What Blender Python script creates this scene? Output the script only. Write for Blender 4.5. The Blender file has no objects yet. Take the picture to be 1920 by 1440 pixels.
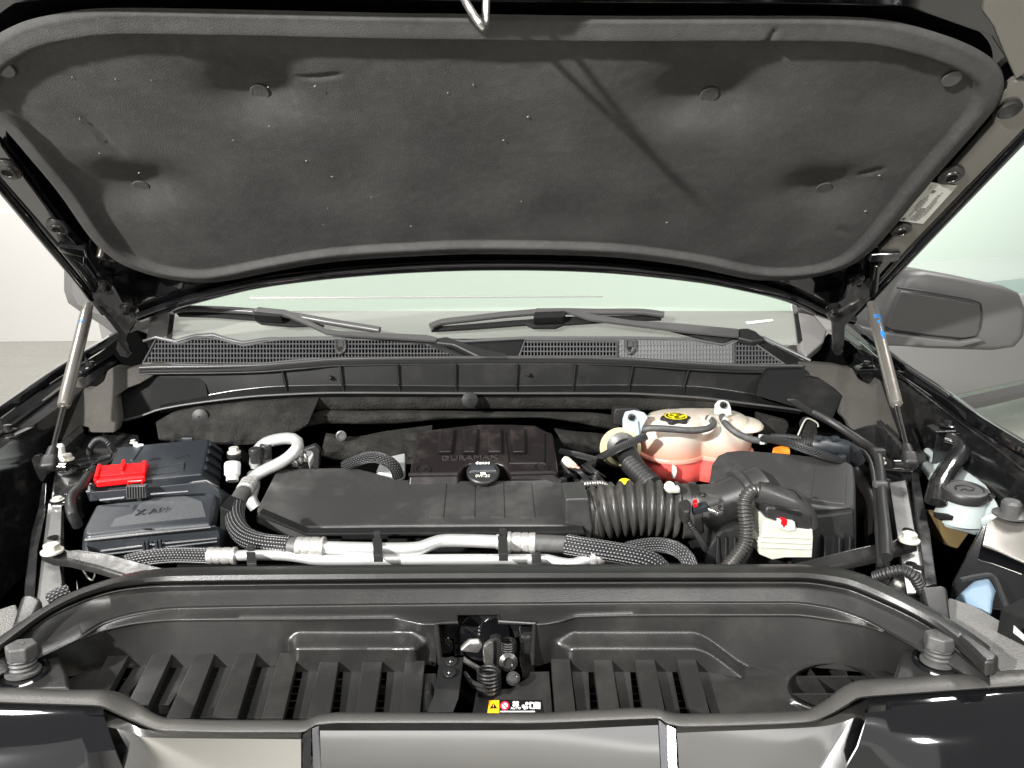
import bpy, bmesh, math, random
from mathutils import Vector as V, Matrix, Quaternion, noise
random.seed(4)
S = bpy.context.scene
COL = S.collection
PI = math.pi
# ------------------------------------------------------------------ camera
CAM = V((0.0, -0.65, 1.74)); PITCH = math.radians(14.5); YAW = math.radians(2.2); FPX = 1442.0
cd = bpy.data.cameras.new('camera'); cam = bpy.data.objects.new('camera', cd); COL.objects.link(cam)
cam.location = CAM; cam.rotation_euler = (PI/2-PITCH, 0, -YAW)
cd.sensor_width = 36; cd.lens = FPX/1920*36; cd.clip_start = .02; cd.clip_end = 200
S.camera = cam
# ------------------------------------------------------------------ light of the showroom
w = bpy.data.worlds.new('World'); S.world = w; w.use_nodes = True
bg = w.node_tree.nodes['Background']; bg.inputs[0].default_value = (1.0, .985, .965, 1); bg.inputs[1].default_value = .21
def lamp(name, loc, to, size, power, col=(1, .982, .955), sy=None):
    l = bpy.data.lights.new(name, 'AREA'); l.energy = power; l.color = col; l.size = size
    if sy: l.shape = 'RECTANGLE'; l.size_y = sy
    o = bpy.data.objects.new(name, l); COL.objects.link(o); o.location = loc
    o.rotation_euler = (V(to)-V(loc)).to_track_quat('-Z', 'Y').to_euler()
    return o
lamp('ceiling_lamp', (-3.0, -2.75, 3.55), (0, .6, 1.4), .16, 680)
lamp('ceiling_lamp', (0.3, -1.3, 4.7), (0.1, -.2, 1.2), 2.6, 150, (1, .99, .97), 1.1)
lamp('added_wall_fill', (0, -5.4, 4.3), (0, -7.5, 1.9), 5.0, 40, (.98, .99, 1), .6)  # added lamp, lifts the unseen wall mirrored in the grille bar
lamp('added_front_fill', (0.0, -4.4, 4.5), (0, .2, 1.2), 7.5, 52, (1, .99, .97), 4.0)  # added dim panel, stands in for the bright surroundings behind the camera
lamp('ceiling_lamp', (2.4, -2.6, 4.0), (0, .5, 1.3), .4, 75)
lamp('ceiling_lamp', (-2.6, 1.8, 4.4), (0, .6, 1.2), .6, 90)
lamp('ceiling_lamp', (2.8, 2.6, 4.4), (0.2, .6, 1.2), .6, 90)
lamp('ceiling_lamp', (-4.5, 6.2, 4.0), (-5, 9, 1.0), 1.2, 86)
lamp('ceiling_lamp', (4.2, 5.4, 4.2), (4.6, 9, 1.6), 1.6, 172, (.96, 1, .965))
S.view_settings.view_transform = 'Standard'; S.view_settings.look = 'None'
S.view_settings.exposure = 0.0; S.view_settings.gamma = 1.0
S.cycles.max_bounces = 8
# ------------------------------------------------------------------ photograph pixel -> point in the place
_R = cam.rotation_euler.to_matrix()
def ray(px, py): return (_R @ V(((px-960)/FPX, (720-py)/FPX, -1)))
def P(px, py, x=None, y=None, z=None):
    d = ray(px, py)
    if z is not None: t = (z-CAM.z)/d.z
    elif y is not None: t = (y-CAM.y)/d.y
    else: t = (x-CAM.x)/d.x
    return CAM + d*t
def PN(px, py, o, n):
    d = ray(px, py); return CAM + d*((V(o)-CAM).dot(V(n))/d.dot(V(n)))
HO = V((0, 1.053, 1.4965)); HN = V((0, -.661, -.750)).normalized()      # open hood's underside
def H(px, py, off=0.0): return PN(px, py, HO+HN*off, HN)
WO = V((0, 1.06, 1.39)); WN = V((0, -.5, .866))                            # windscreen
def W(px, py, off=0.0): return PN(px, py, WO+WN*off, WN)
def plane2(cx, r1, z1, r2, z2):
    """tilted plane, level from side to side, through two heights on one column of the photograph"""
    a, b = P(cx, r1, z=z1), P(cx, r2, z=z2); n = (b-a).cross(V((1, 0, 0))).normalized()
    n = n if n.z > 0 else -n
    return lambda px, py, d=0.: PN(px, py, a+n*d, n)
def zs(pts): return [P(a, b, z=c) for a, b, c in pts]
def ys(pts): return [P(a, b, y=c) for a, b, c in pts]
# ------------------------------------------------------------------ materials
MATS = {}
def mat(name, col, rough=.5, metal=0., bump=None, var=None, coat=0., spec=.5, rvar=None, trans=0., sss=0., dust=None, sheen=0.):
    m = bpy.data.materials.new(name); m.use_nodes = True; nt = m.node_tree; b = nt.nodes['Principled BSDF']
    c4 = (*col, 1); b.inputs['Base Color'].default_value = c4
    b.inputs['Roughness'].default_value = rough; b.inputs['Metallic'].default_value = metal
    b.inputs['Specular IOR Level'].default_value = spec; b.inputs['Coat Weight'].default_value = coat
    b.inputs['Coat Roughness'].default_value = .05; b.inputs['Transmission Weight'].default_value = trans
    if sheen: b.inputs['Sheen Weight'].default_value = sheen; b.inputs['Sheen Roughness'].default_value = .6
    if sss:
        b.inputs['Subsurface Weight'].default_value = sss; b.inputs['Subsurface Radius'].default_value = (.02, .012, .008); b.inputs['Subsurface Scale'].default_value = 1.0
    tc = nt.nodes.new('ShaderNodeTexCoord')
    def nz(scale, detail=4, rg=.6):
        n = nt.nodes.new('ShaderNodeTexNoise'); n.inputs['Scale'].default_value = scale; n.inputs['Detail'].default_value = detail
        n.inputs['Roughness'].default_value = rg; nt.links.new(tc.outputs['Object'], n.inputs['Vector']); return n
    def ramp(src, lo, hi, a=0., bb=1.):
        r = nt.nodes.new('ShaderNodeMapRange'); r.inputs[1].default_value = lo; r.inputs[2].default_value = hi
        r.inputs[3].default_value = a; r.inputs[4].default_value = bb; nt.links.new(src, r.inputs[0]); return r.outputs[0]
    colsock = None
    if var:                                                             # (scale, second colour)
        n = nz(var[0]); mx = nt.nodes.new('ShaderNodeMix'); mx.data_type = 'RGBA'
        nt.links.new(ramp(n.outputs[0], .35, .68), mx.inputs[0]); mx.inputs[6].default_value = c4; mx.inputs[7].default_value = (*var[1], 1)
        colsock = mx.outputs[2]
    if dust:                                                            # (scale, amount, colour)
        n = nz(dust[0], 8, .7); mx = nt.nodes.new('ShaderNodeMix'); mx.data_type = 'RGBA'
        nt.links.new(ramp(n.outputs[0], .5, .78, 0, dust[1]), mx.inputs[0])
        if colsock: nt.links.new(colsock, mx.inputs[6])
        else: mx.inputs[6].default_value = c4
        mx.inputs[7].default_value = (*dust[2], 1); colsock = mx.outputs[2]
    if colsock: nt.links.new(colsock, b.inputs['Base Color'])
    if rvar:
        n = nz(rvar[0], 5); nt.links.new(ramp(n.outputs[0], .3, .7, rough-rvar[1], rough+rvar[1]), b.inputs['Roughness'])
    if bump:
        n = nz(bump[0], 3); bp = nt.nodes.new('ShaderNodeBump'); bp.inputs['Strength'].default_value = bump[1]; bp.inputs['Distance'].default_value = bump[2] if len(bump) > 2 else .001
        nt.links.new(n.outputs[0], bp.inputs['Height']); nt.links.new(bp.outputs[0], b.inputs['Normal'])
    MATS[name] = m; return m
DU = (.20, .185, .16)
m_plas = mat('moulded_plastic', (.0095, .0098, .0100), .46, bump=(1500, .25, .0006), rvar=(9, .06), dust=(14, .08, DU), spec=.28)
m_cover = mat('grained_plastic', (.0155, .0152, .0146), .33, bump=(620, .26, .0009), rvar=(7, .05), dust=(10, .10, DU), spec=.6)
m_lip = mat('satin_lip_rubber', (.062, .060, .056), .34, bump=(520, .4, .0012), rvar=(9, .06), dust=(12, .15, DU))
m_edge = mat('edge_highlight_plastic', (.034, .033, .031), .24, bump=(700, .25, .0008))  # edge highlight put into a paler, glossier plastic
m_duct = mat('satin_plastic', (.032, .0316, .031), .32, bump=(900, .12, .0005), rvar=(12, .08), dust=(9, .22, (.20, .195, .185)))
m_slate = mat('slate_plastic', (.019, .022, .0262), .38, bump=(1300, .2, .0005), dust=(11, .12, (.2, .2, .2)))
m_brown = mat('brown_plastic', (.0102, .0080, .0083), .34, bump=(1200, .2, .0005), dust=(20, .20, (.17, .14, .125)))
m_paint = mat('black_paint', (.004, .0042, .005), .07, coat=1.0, rvar=(4, .03))
m_dusty = mat('dusty_paint', (.006, .006, .0065), .16, coat=.6, rvar=(20, .1), dust=(30, .12, DU))
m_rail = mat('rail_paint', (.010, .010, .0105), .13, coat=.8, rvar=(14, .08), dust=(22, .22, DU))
m_railtop = mat('rail_top_sheen', (.27, .267, .26), .22, metal=.55, rvar=(9, .1), dust=(24, .3, (.10, .09, .08)))  # reflection on the black rails put into a pale grey
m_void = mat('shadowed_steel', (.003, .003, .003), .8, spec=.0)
m_matte = mat('matte_black_plastic', (.0075, .0076, .0078), .75, spec=.15, dust=(12, .08, DU))
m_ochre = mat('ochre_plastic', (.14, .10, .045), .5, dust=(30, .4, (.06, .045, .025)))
m_letter = mat('highlight_letter_plastic', (.034, .029, .0285), .4)  # bright edges of letters and lip ribs put into the colour
m_felt = mat('felt', (.056, .055, .054), .95, bump=(600, .9, .0015), var=(7, (.079, .0778, .0755)), dust=(70, .22, (.17, .165, .155)), spec=.2)
m_pad = mat('grey_felt', (.056, .053, .0475), .9, bump=(300, .5, .002), var=(7, (.045, .042, .037)), dust=(20, .25, (.13, .12, .10)), spec=.2)
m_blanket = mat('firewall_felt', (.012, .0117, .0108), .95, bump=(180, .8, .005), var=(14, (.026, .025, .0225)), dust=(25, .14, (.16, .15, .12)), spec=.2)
m_alu = mat('aluminium', (.60, .60, .59), .38, metal=.6, bump=(400, .15, .0006), rvar=(40, .08))
m_ferr = mat('crimped_aluminium', (.50, .49, .465), .40, metal=.6, bump=(220, .5, .002), rvar=(50, .1))
m_zinc = mat('zinc', (.72, .70, .62), .38, metal=.5, rvar=(80, .1))
m_steel = mat('steel', (.40, .39, .37), .3, metal=.9, rvar=(60, .12))
m_brush = mat('brushed_steel', (.068, .067, .065), .30, metal=.8, rvar=(30, .12), bump=(120, .2, .0006))
m_rod = mat('chromed_rod', (.55, .54, .52), .12, metal=1.)
m_tube = mat('strut_tube', (.34, .32, .29), .30, metal=.75, rvar=(20, .06))
m_rub = mat('rubber', (.018, .018, .018), .45, bump=(900, .2, .0005))
m_rubl = mat('grey_rubber', (.062, .062, .061), .5, bump=(700, .3, .0006), dust=(60, .3, (.3, .29, .27)))
m_hose = mat('ribbed_rubber', (.038, .0365, .034), .34, bump=(600, .2, .0006), dust=(16, .5, (.16, .152, .14)))
m_red = mat('red_plastic', (.80, .006, .008), .32)
m_cream = mat('cream_plastic', (.47, .46, .375), .45, var=(60, (.50, .50, .45)))
m_white = mat('white_plastic', (.56, .59, .58), .4, sss=.2)
m_wash = mat('washer_bottle_plastic', (.36, .40, .395), .4, sss=.3)
m_blue = mat('blue_plastic', (.17, .25, .33), .5, sss=.2)
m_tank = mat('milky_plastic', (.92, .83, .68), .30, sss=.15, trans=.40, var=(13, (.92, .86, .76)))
m_cool = mat('pink_coolant', (.80, .12, .09), .3)
m_tlow = mat('coolant_filled_plastic', (.80, .125, .105), .35, sss=.35)
m_seam = mat('seam_plastic', (.72, .30, .23), .35, sss=.3)
m_tab = mat('clear_plastic_tab', (.45, .52, .56), .3, sss=.2)
m_yel = mat('yellow_print', (.85, .72, .02), .5)
m_ora = mat('orange_print', (.95, .42, .01), .45)
m_oraP = mat('orange_plastic', (.85, .25, .02), .5)
m_wpr = mat('white_print', (.80, .80, .78), .5)
m_rpr = mat('red_print', (.75, .02, .05), .5)
m_kpr = mat('black_print', (.006, .006, .006), .6, spec=.1)
m_bpr = mat('blue_print', (.02, .22, .62), .5)
m_stick = mat('sticker_paper', (.60, .60, .55), .5)
m_ink = mat('sticker_ink', (.12, .12, .12), .6)
m_chr = mat('dark_chrome', (.55, .548, .545), .17, metal=1., rvar=(3, .05))
m_chl = mat('bright_chrome', (.28, .28, .295), .2, metal=1.)
m_mir2 = mat('mirror_panel_plastic', (.058, .057, .056), .38, bump=(900, .5, .0009))
m_mir = mat('mirror_shell_plastic', (.095, .093, .091), .42, bump=(900, .4, .0008))
m_bez = mat('bezel_plastic', (.17, .166, .158), .34, bump=(500, .9, .003))
m_trim = mat('pillar_trim', (.20, .195, .19), .3)
m_dash = mat('dash_fabric', (.26, .248, .232), .7)
m_cowl = mat('cowl_plastic', (.05, .05, .05), .42, bump=(1100, .2, .0005), dust=(9, .15, DU))
m_cowlL = mat('blanked_cowl_plastic', (.16, .162, .165), .5)
m_car = mat('silver_paint', (.46, .455, .45), .25, metal=.3, coat=.6)
m_carg = mat('car_glass', (.25, .32, .30), .08)
m_wallw = mat('warm_white_wall', (.83, .81, .785), .8)
m_wallg = mat('pale_green_wall', (.74, .85, .76), .7)
m_floor = mat('showroom_floor', (.44, .425, .385), .3, var=(.7, (.40, .388, .352)), rvar=(1.5, .08))
m_mould = mat('ivory_plastic', (.50, .46, .27), .45, dust=(30, .5, (.3, .25, .12)))
m_gcap = mat('grey_screw_plastic', (.065, .065, .064), .36, bump=(900, .3, .0006))
m_spring = mat('spring_steel', (.045, .045, .045), .3, metal=.8)
m_lint = mat('pale_lint', (.38, .37, .34), .8)
m_vent = mat('grey_mesh_plastic', (.085, .085, .087), .42, bump=(800, .2, .0005))
m_wip = mat('wiper_plastic', (.075, .074, .073), .36, bump=(900, .25, .0006), rvar=(20, .06))
m_flange = mat('flange_sheen_and_plate_steel', (.22, .21, .19), .20, metal=.6, rvar=(8, .06), dust=(10, .2, (.1, .09, .08)))  # reflection on the black hood flange put into the colour; also plate steel
m_fin = mat('condenser_fins', (.42, .40, .34), .4, metal=.7)
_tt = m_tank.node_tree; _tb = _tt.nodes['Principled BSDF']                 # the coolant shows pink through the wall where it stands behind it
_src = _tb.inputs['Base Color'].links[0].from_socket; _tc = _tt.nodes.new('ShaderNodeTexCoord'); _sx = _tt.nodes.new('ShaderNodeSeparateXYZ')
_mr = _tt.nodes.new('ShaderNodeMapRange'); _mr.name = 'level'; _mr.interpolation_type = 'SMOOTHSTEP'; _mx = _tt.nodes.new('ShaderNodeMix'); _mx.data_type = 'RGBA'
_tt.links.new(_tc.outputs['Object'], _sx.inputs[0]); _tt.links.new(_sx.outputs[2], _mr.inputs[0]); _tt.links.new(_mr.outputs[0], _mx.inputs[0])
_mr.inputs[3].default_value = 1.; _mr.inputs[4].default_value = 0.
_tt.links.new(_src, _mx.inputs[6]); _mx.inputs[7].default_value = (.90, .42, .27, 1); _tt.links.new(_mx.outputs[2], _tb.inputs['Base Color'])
def braid(name, base, thread):
    m = mat(name, base, .42); nt = m.node_tree; b = nt.nodes['Principled BSDF']
    uv = nt.nodes.new('ShaderNodeUVMap'); mp = nt.nodes.new('ShaderNodeMapping'); mp.inputs['Scale'].default_value = (18, 420, 1)
    nt.links.new(uv.outputs[0], mp.inputs[0])
    sep = nt.nodes.new('ShaderNodeSeparateXYZ'); nt.links.new(mp.outputs[0], sep.inputs[0])
    def mth(op, a, bb=None):
        n = nt.nodes.new('ShaderNodeMath'); n.operation = op
        for i, q in enumerate((a, bb)):
            if q is None: continue
            if isinstance(q, (int, float)): n.inputs[i].default_value = q
            else: nt.links.new(q, n.inputs[i])
        return n.outputs[0]
    fx = mth('SINE', mth('MULTIPLY', sep.outputs[0], 2*PI)); fy = mth('SINE', mth('MULTIPLY', mth('ADD', sep.outputs[1], mth('FLOOR', mth('MULTIPLY', sep.outputs[0], 1.0))), PI))
    k = mth('MULTIPLY', mth('ADD', mth('MULTIPLY', fx, .5), .5), mth('ADD', mth('MULTIPLY', fy, .5), .5))
    gt = mth('GREATER_THAN', k, .62)
    mx = nt.nodes.new('ShaderNodeMix'); mx.data_type = 'RGBA'; nt.links.new(gt, mx.inputs[0])
    mx.inputs[6].default_value = (*base, 1); mx.inputs[7].default_value = (*thread, 1); nt.links.new(mx.outputs[2], b.inputs['Base Color'])
    bp = nt.nodes.new('ShaderNodeBump'); bp.inputs['Strength'].default_value = .8; bp.inputs['Distance'].default_value = .002
    nt.links.new(fx, bp.inputs['Height']); nt.links.new(bp.outputs[0], b.inputs['Normal']); return m
m_braid = braid('braided_sleeve', (.016, .016, .017), (.30, .30, .30))
m_stripe = braid('woven_loom_sleeve', (.012, .012, .013), (.16, .16, .16))
# windscreen glass: part see-through, part mirror
m_glass = bpy.data.materials.new('windscreen_glass'); m_glass.use_nodes = True
_nt = m_glass.node_tree; _b = _nt.nodes['Principled BSDF']; _o = _nt.nodes['Material Output']
_b.inputs['Base Color'].default_value = (.45, .48, .45, 1); _b.inputs['Roughness'].default_value = .03
_t = _nt.nodes.new('ShaderNodeBsdfTransparent'); _t.inputs[0].default_value = (.94, .96, .94, 1)
_m = _nt.nodes.new('ShaderNodeMixShader'); _m.inputs[0].default_value = .12
_nt.links.new(_t.outputs[0], _m.inputs[1]); _nt.links.new(_b.outputs[0], _m.inputs[2]); _nt.links.new(_m.outputs[0], _o.inputs[0])
# ------------------------------------------------------------------ mesh helpers
def add(dst, src):
    me = bpy.data.meshes.new('t'); src.to_mesh(me); src.free(); dst.from_mesh(me); bpy.data.meshes.remove(me); return dst
def join(*bs):
    d = bs[0]
    for b in bs[1:]: add(d, b)
    return d
def bev(bm, w, seg=2, ang=25):
    if w <= 0: return bm
    bm.normal_update()
    es = [e for e in bm.edges if len(e.link_faces) == 2 and e.calc_face_angle(0) > math.radians(ang)]
    if es: bmesh.ops.bevel(bm, geom=es, offset=w, segments=seg, profile=.5, affect='EDGES', clamp_overlap=True)
    return bm
def prism(pts, vec, bevel=0., seg=2, top=None):
    """closed solid: polygon pts, pushed by vec (or to the ring top)"""
    bm = bmesh.new(); n = len(pts)
    a = [bm.verts.new(p) for p in pts]; b = [bm.verts.new(V(p)+V(vec)) if top is None else bm.verts.new(top[i]) for i, p in enumerate(pts)]
    bm.faces.new(a); bm.faces.new(b[::-1])
    for i in range(n): bm.faces.new((a[i], b[i], b[(i+1) % n], a[(i+1) % n]))
    bmesh.ops.recalc_face_normals(bm, faces=bm.faces)
    return bev(bm, bevel, seg)
def box(c, s, rot=None, bevel=0., seg=2):
    bm = bmesh.new(); bmesh.ops.create_cube(bm, size=1)
    bmesh.ops.scale(bm, vec=s, verts=bm.verts); bev(bm, bevel, seg)
    if rot is not None: bmesh.ops.rotate(bm, cent=(0, 0, 0), matrix=rot, verts=bm.verts)
    bmesh.ops.translate(bm, vec=c, verts=bm.verts); return bm
def grid(rows, closed=False, thick=0., tdir=None):
    bm = bmesh.new(); vs = [[bm.verts.new(p) for p in r] for r in rows]; n = len(rows[0])
    for i in range(len(rows)-1):
        for j in range(n if closed else n-1):
            k = (j+1) % n
            try: bm.faces.new((vs[i][j], vs[i][k], vs[i+1][k], vs[i+1][j]))
            except ValueError: pass
    if thick:
        bm.normal_update()
        if tdir is not None:
            ret = bmesh.ops.extrude_face_region(bm, geom=list(bm.faces)); vv = [g for g in ret['geom'] if isinstance(g, bmesh.types.BMVert)]
            bmesh.ops.translate(bm, vec=V(tdir)*thick, verts=vv)
        else: bmesh.ops.solidify(bm, geom=list(bm.faces), thickness=thick)
    bmesh.ops.recalc_face_normals(bm, faces=bm.faces); return bm
def crom(pts, res=8):
    pts = [V(p) for p in pts]
    if len(pts) < 3: return [pts[0].lerp(pts[-1], i/res) for i in range(res+1)]
    q = [pts[0]*2-pts[1]]+pts+[pts[-1]*2-pts[-2]]; out = []
    for i in range(1, len(q)-2):
        for k in range(res):
            t = k/res; a, b, c, d = q[i-1], q[i], q[i+1], q[i+2]
            out.append(.5*((2*b)+(c-a)*t+(2*a-5*b+4*c-d)*t*t+(3*b-3*c+d-a)*t**3))
    out.append(pts[-1]); return out
def resample(pts, step):
    L = [0]
    for a, b in zip(pts, pts[1:]): L.append(L[-1]+(b-a).length)
    n = max(2, int(L[-1]/step)); out = []; j = 0
    for i in range(n+1):
        s = L[-1]*i/n
        while j < len(L)-2 and L[j+1] < s: j += 1
        f = (s-L[j])/max(1e-9, L[j+1]-L[j]); out.append(pts[j].lerp(pts[j+1], f))
    return out, L[-1]
def tube(pts, r, n=14, res=8, rib=None, caps=True, smooth=True, flat=1.0, up=None, rend=None):
    """swept tube with UVs in metres; rib=(pitch, depth) makes it corrugated"""
    line = crom(pts, res) if smooth else [V(p) for p in pts]
    step = rib[0]/8 if rib else None
    if step: line, L = resample(line, step)
    elif smooth: line, L = resample(line, max(.004, min(.012, r)))
    else: L = sum((b-a).length for a, b in zip(line, line[1:]))
    bm = bmesh.new(); uvl = bm.loops.layers.uv.new('uv'); rings = []; s = 0.; sl = []
    T = (line[1]-line[0]).normalized(); N = (V(up) if up else V((0, 0, 1)))
    if abs(N.dot(T)) > .95: N = V((0, 1, 0))
    N = (N-T*N.dot(T)).normalized()
    for i, p in enumerate(line):
        if i: s += (p-line[i-1]).length
        t2 = ((line[min(i+1, len(line)-1)])-(line[max(i-1, 0)]))
        if t2.length > 1e-9:
            t2.normalize(); N = (N-t2*N.dot(t2)).normalized(); T = t2
        B = T.cross(N); rr = r if rend is None else r+(rend-r)*s/max(L, 1e-6)
        if rib: rr -= rib[1]*(.5+.5*math.cos(2*PI*s/rib[0]))**1.6
        rings.append([bm.verts.new(p+N*(math.sin(2*PI*k/n)*rr*flat)+B*(math.cos(2*PI*k/n)*rr)) for k in range(n)]); sl.append(s)
    for i in range(len(rings)-1):
        for k in range(n):
            f = bm.faces.new((rings[i][k], rings[i][(k+1) % n], rings[i+1][(k+1) % n], rings[i+1][k]))
            for lp, (uu, vv) in zip(f.loops, ((k/n, sl[i]), ((k+1)/n, sl[i]), ((k+1)/n, sl[i+1]), (k/n, sl[i+1]))): lp[uvl].uv = (uu, vv)
    if caps: bm.faces.new(rings[0][::-1]); bm.faces.new(rings[-1])
    bmesh.ops.recalc_face_normals(bm, faces=bm.faces); return bm
def lathe(prof, o, ax, n=24, closed=False, sx=1., squash=None):
    ax = V(ax).normalized(); a = V((1, 0, 0)) if abs(ax.x) < .9 else V((0, 1, 0))
    a = (a-ax*a.dot(ax)).normalized(); b = ax.cross(a); bm = bmesh.new(); rings = []
    for r, h in prof:
        rings.append([bm.verts.new(V(o)+ax*h+(a*math.cos(2*PI*k/n)+b*math.sin(2*PI*k/n))*max(r, 1e-5)) for k in range(n)])
    for i in range(len(rings)-1):
        for k in range(n): bm.faces.new((rings[i][k], rings[i][(k+1) % n], rings[i+1][(k+1) % n], rings[i+1][k]))
    bm.faces.new(rings[0][::-1]); bm.faces.new(rings[-1])
    bmesh.ops.recalc_face_normals(bm, faces=bm.faces); return bm
def hexbolt(o, ax, r, h, fl=1.35, rot=.3):
    ax = V(ax).normalized(); bm = lathe([(r*fl, 0), (r*fl, h*.22), (r*1.0, h*.30)], o, ax, 20)
    a = V((1, 0, 0)); a = (a-ax*a.dot(ax)).normalized(); b = ax.cross(a)
    ring = [V(o)+ax*h*.25+(a*math.cos(k*PI/3+rot)+b*math.sin(k*PI/3+rot))*r for k in range(6)]
    return join(bm, prism(ring, ax*h*.75, r*.12, 2))
def newell(pts):
    n = V((0, 0, 0))
    for a, b in zip(pts, pts[1:]+pts[:1]): n += V(a).cross(V(b))
    return n.normalized()
def textmesh(s, o, xd, yd, size, depth=.0006):
    cu = bpy.data.curves.new('t', 'FONT'); cu.body = s; cu.size = size; cu.extrude = depth; cu.align_x = 'CENTER'; cu.align_y = 'CENTER'; cu.resolution_u = 2
    ob = bpy.data.objects.new('t', cu); COL.objects.link(ob); bpy.context.view_layer.update()
    me = bpy.data.meshes.new_from_object(ob.evaluated_get(bpy.context.evaluated_depsgraph_get()))
    bm = bmesh.new(); bm.from_mesh(me); bpy.data.objects.remove(ob); bpy.data.curves.remove(cu); bpy.data.meshes.remove(me)
    xd = V(xd).normalized(); zd = xd.cross(V(yd)).normalized(); y2 = zd.cross(xd)
    M = Matrix((xd, y2, zd)).transposed().to_4x4(); M.translation = V(o)
    bmesh.ops.transform(bm, matrix=M, verts=bm.verts); return bm
# ------------------------------------------------------------------ object helpers
ORG = {}
def thing(name, label, cat, loc, group=None):
    o = bpy.data.objects.new(name, None); o.empty_display_size = .05; COL.objects.link(o); o.location = V(loc)
    o['label'] = label; o['category'] = cat
    if group: o['group'] = group
    ORG[o.name] = V(loc); return o
def mesh_obj(name, bm, m, org, smooth=35):
    bmesh.ops.translate(bm, vec=-org, verts=bm.verts); bm.normal_update()
    me = bpy.data.meshes.new(name); bm.to_mesh(me); bm.free(); me.materials.append(m)
    me.polygons.foreach_set('use_smooth', [True]*len(me.polygons)); me.set_sharp_from_angle(angle=math.radians(smooth))
    o = bpy.data.objects.new(name, me); COL.objects.link(o)
    if len(me.polygons) < 3000:
        wn = o.modifiers.new('weighted_normals', 'WEIGHTED_NORMAL'); wn.keep_sharp = True; wn.weight = 80
    return o
def part(name, bm, m, parent, label=None, kind=None, smooth=35):
    org = ORG[parent.name]; o = mesh_obj(name, bm, m, org, smooth); o.parent = parent; ORG[o.name] = org
    if label: o['label'] = label
    if kind: o['kind'] = kind
    return o
def solo(name, bm, m, label, cat, group=None, smooth=35):
    xs = [v.co for v in bm.verts]
    org = V((sum(v.x for v in xs)/len(xs), sum(v.y for v in xs)/len(xs), min(v.z for v in xs)))
    o = mesh_obj(name, bm, m, org, smooth); o.location = org; ORG[o.name] = org
    o['label'] = label; o['category'] = cat
    if group: o['group'] = group
    return o
def struct(name, bm, m, smooth=35):
    o = mesh_obj(name, bm, m, V((0, 0, 0)), smooth); o['kind'] = 'structure'; return o
def dup(o, loc, label=None, rot=None):
    c = o.copy(); COL.objects.link(c); c.location = loc
    if rot: c.rotation_euler = rot
    if label: c['label'] = label
    for ch in o.children:
        k = ch.copy(); COL.objects.link(k); k.parent = c
        for g in ch.children:
            q = g.copy(); COL.objects.link(q); q.parent = k
    return c
def copy_part(o, off, parent):
    c = o.copy(); COL.objects.link(c); c.parent = parent; c.location = V(o.location)+V(off); ORG[c.name] = ORG[o.name]; return c
def sm(a, b, x):
    t = min(1., max(0., (x-a)/(b-a))); return t*t*(3-2*t)
def interp(tab, x):
    if x <= tab[0][0]: return tab[0][1]
    for (a, b), (c, d) in zip(tab, tab[1:]):
        if x <= c: return b+(d-b)*(x-a)/(c-a)
    return tab[-1][1]
def spl(tab, x):
    """smooth curve through a table of (x, value)"""
    n = len(tab)
    if x <= tab[0][0]: return tab[0][1]+(x-tab[0][0])*(tab[1][1]-tab[0][1])/(tab[1][0]-tab[0][0])
    if x >= tab[-1][0]: return tab[-1][1]+(x-tab[-1][0])*(tab[-1][1]-tab[-2][1])/(tab[-1][0]-tab[-2][0])
    for i in range(n-1):
        if x <= tab[i+1][0]: break
    def sl(k):
        if k <= 0: return (tab[1][1]-tab[0][1])/(tab[1][0]-tab[0][0])
        if k >= n-1: return (tab[-1][1]-tab[-2][1])/(tab[-1][0]-tab[-2][0])
        s1 = (tab[k][1]-tab[k-1][1])/(tab[k][0]-tab[k-1][0]); s2 = (tab[k+1][1]-tab[k][1])/(tab[k+1][0]-tab[k][0])
        return 0. if s1*s2 <= 0 else 2*s1*s2/(s1+s2)
    x0, y0 = tab[i]; x1, y1 = tab[i+1]; h = x1-x0; t = (x-x0)/h
    return (2*t**3-3*t**2+1)*y0+(t**3-2*t**2+t)*h*sl(i)+(-2*t**3+3*t**2)*y1+(t**3-t**2)*h*sl(i+1)
# ================================================================== the showroom
struct('floor', prism([V((-14, -8, 0)), V((14, -8, 0)), V((14, 14, 0)), V((-14, 14, 0))], (0, 0, -.05)), m_floor)
_b = P(0, 640, z=0).y
struct('back_wall', box((-9.0, _b+.1, 2.2), (10.0, .2, 4.4)), m_wallw)
struct('wall_panel', box((-9.0, _b-.02, .72), (10.0, .03, 1.44), bevel=.004), m_wallw)
struct('front_wall', box((0, -7.7, 2.2), (18, .2, 4.4)), m_wallw)
struct('side_wall', box((5.0, _b+.3, 2.2), (18.0, .2, 4.4)), m_wallg)

# ================================================================== truck body
truck = thing('pickup_truck', 'black pickup truck seen from its nose, open engine bay between both front wings', 'truck', (0, .6, 0))
def zline(pts, dz=0.): return [P(a, b, z=c+dz) for a, b, c in pts]
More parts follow.
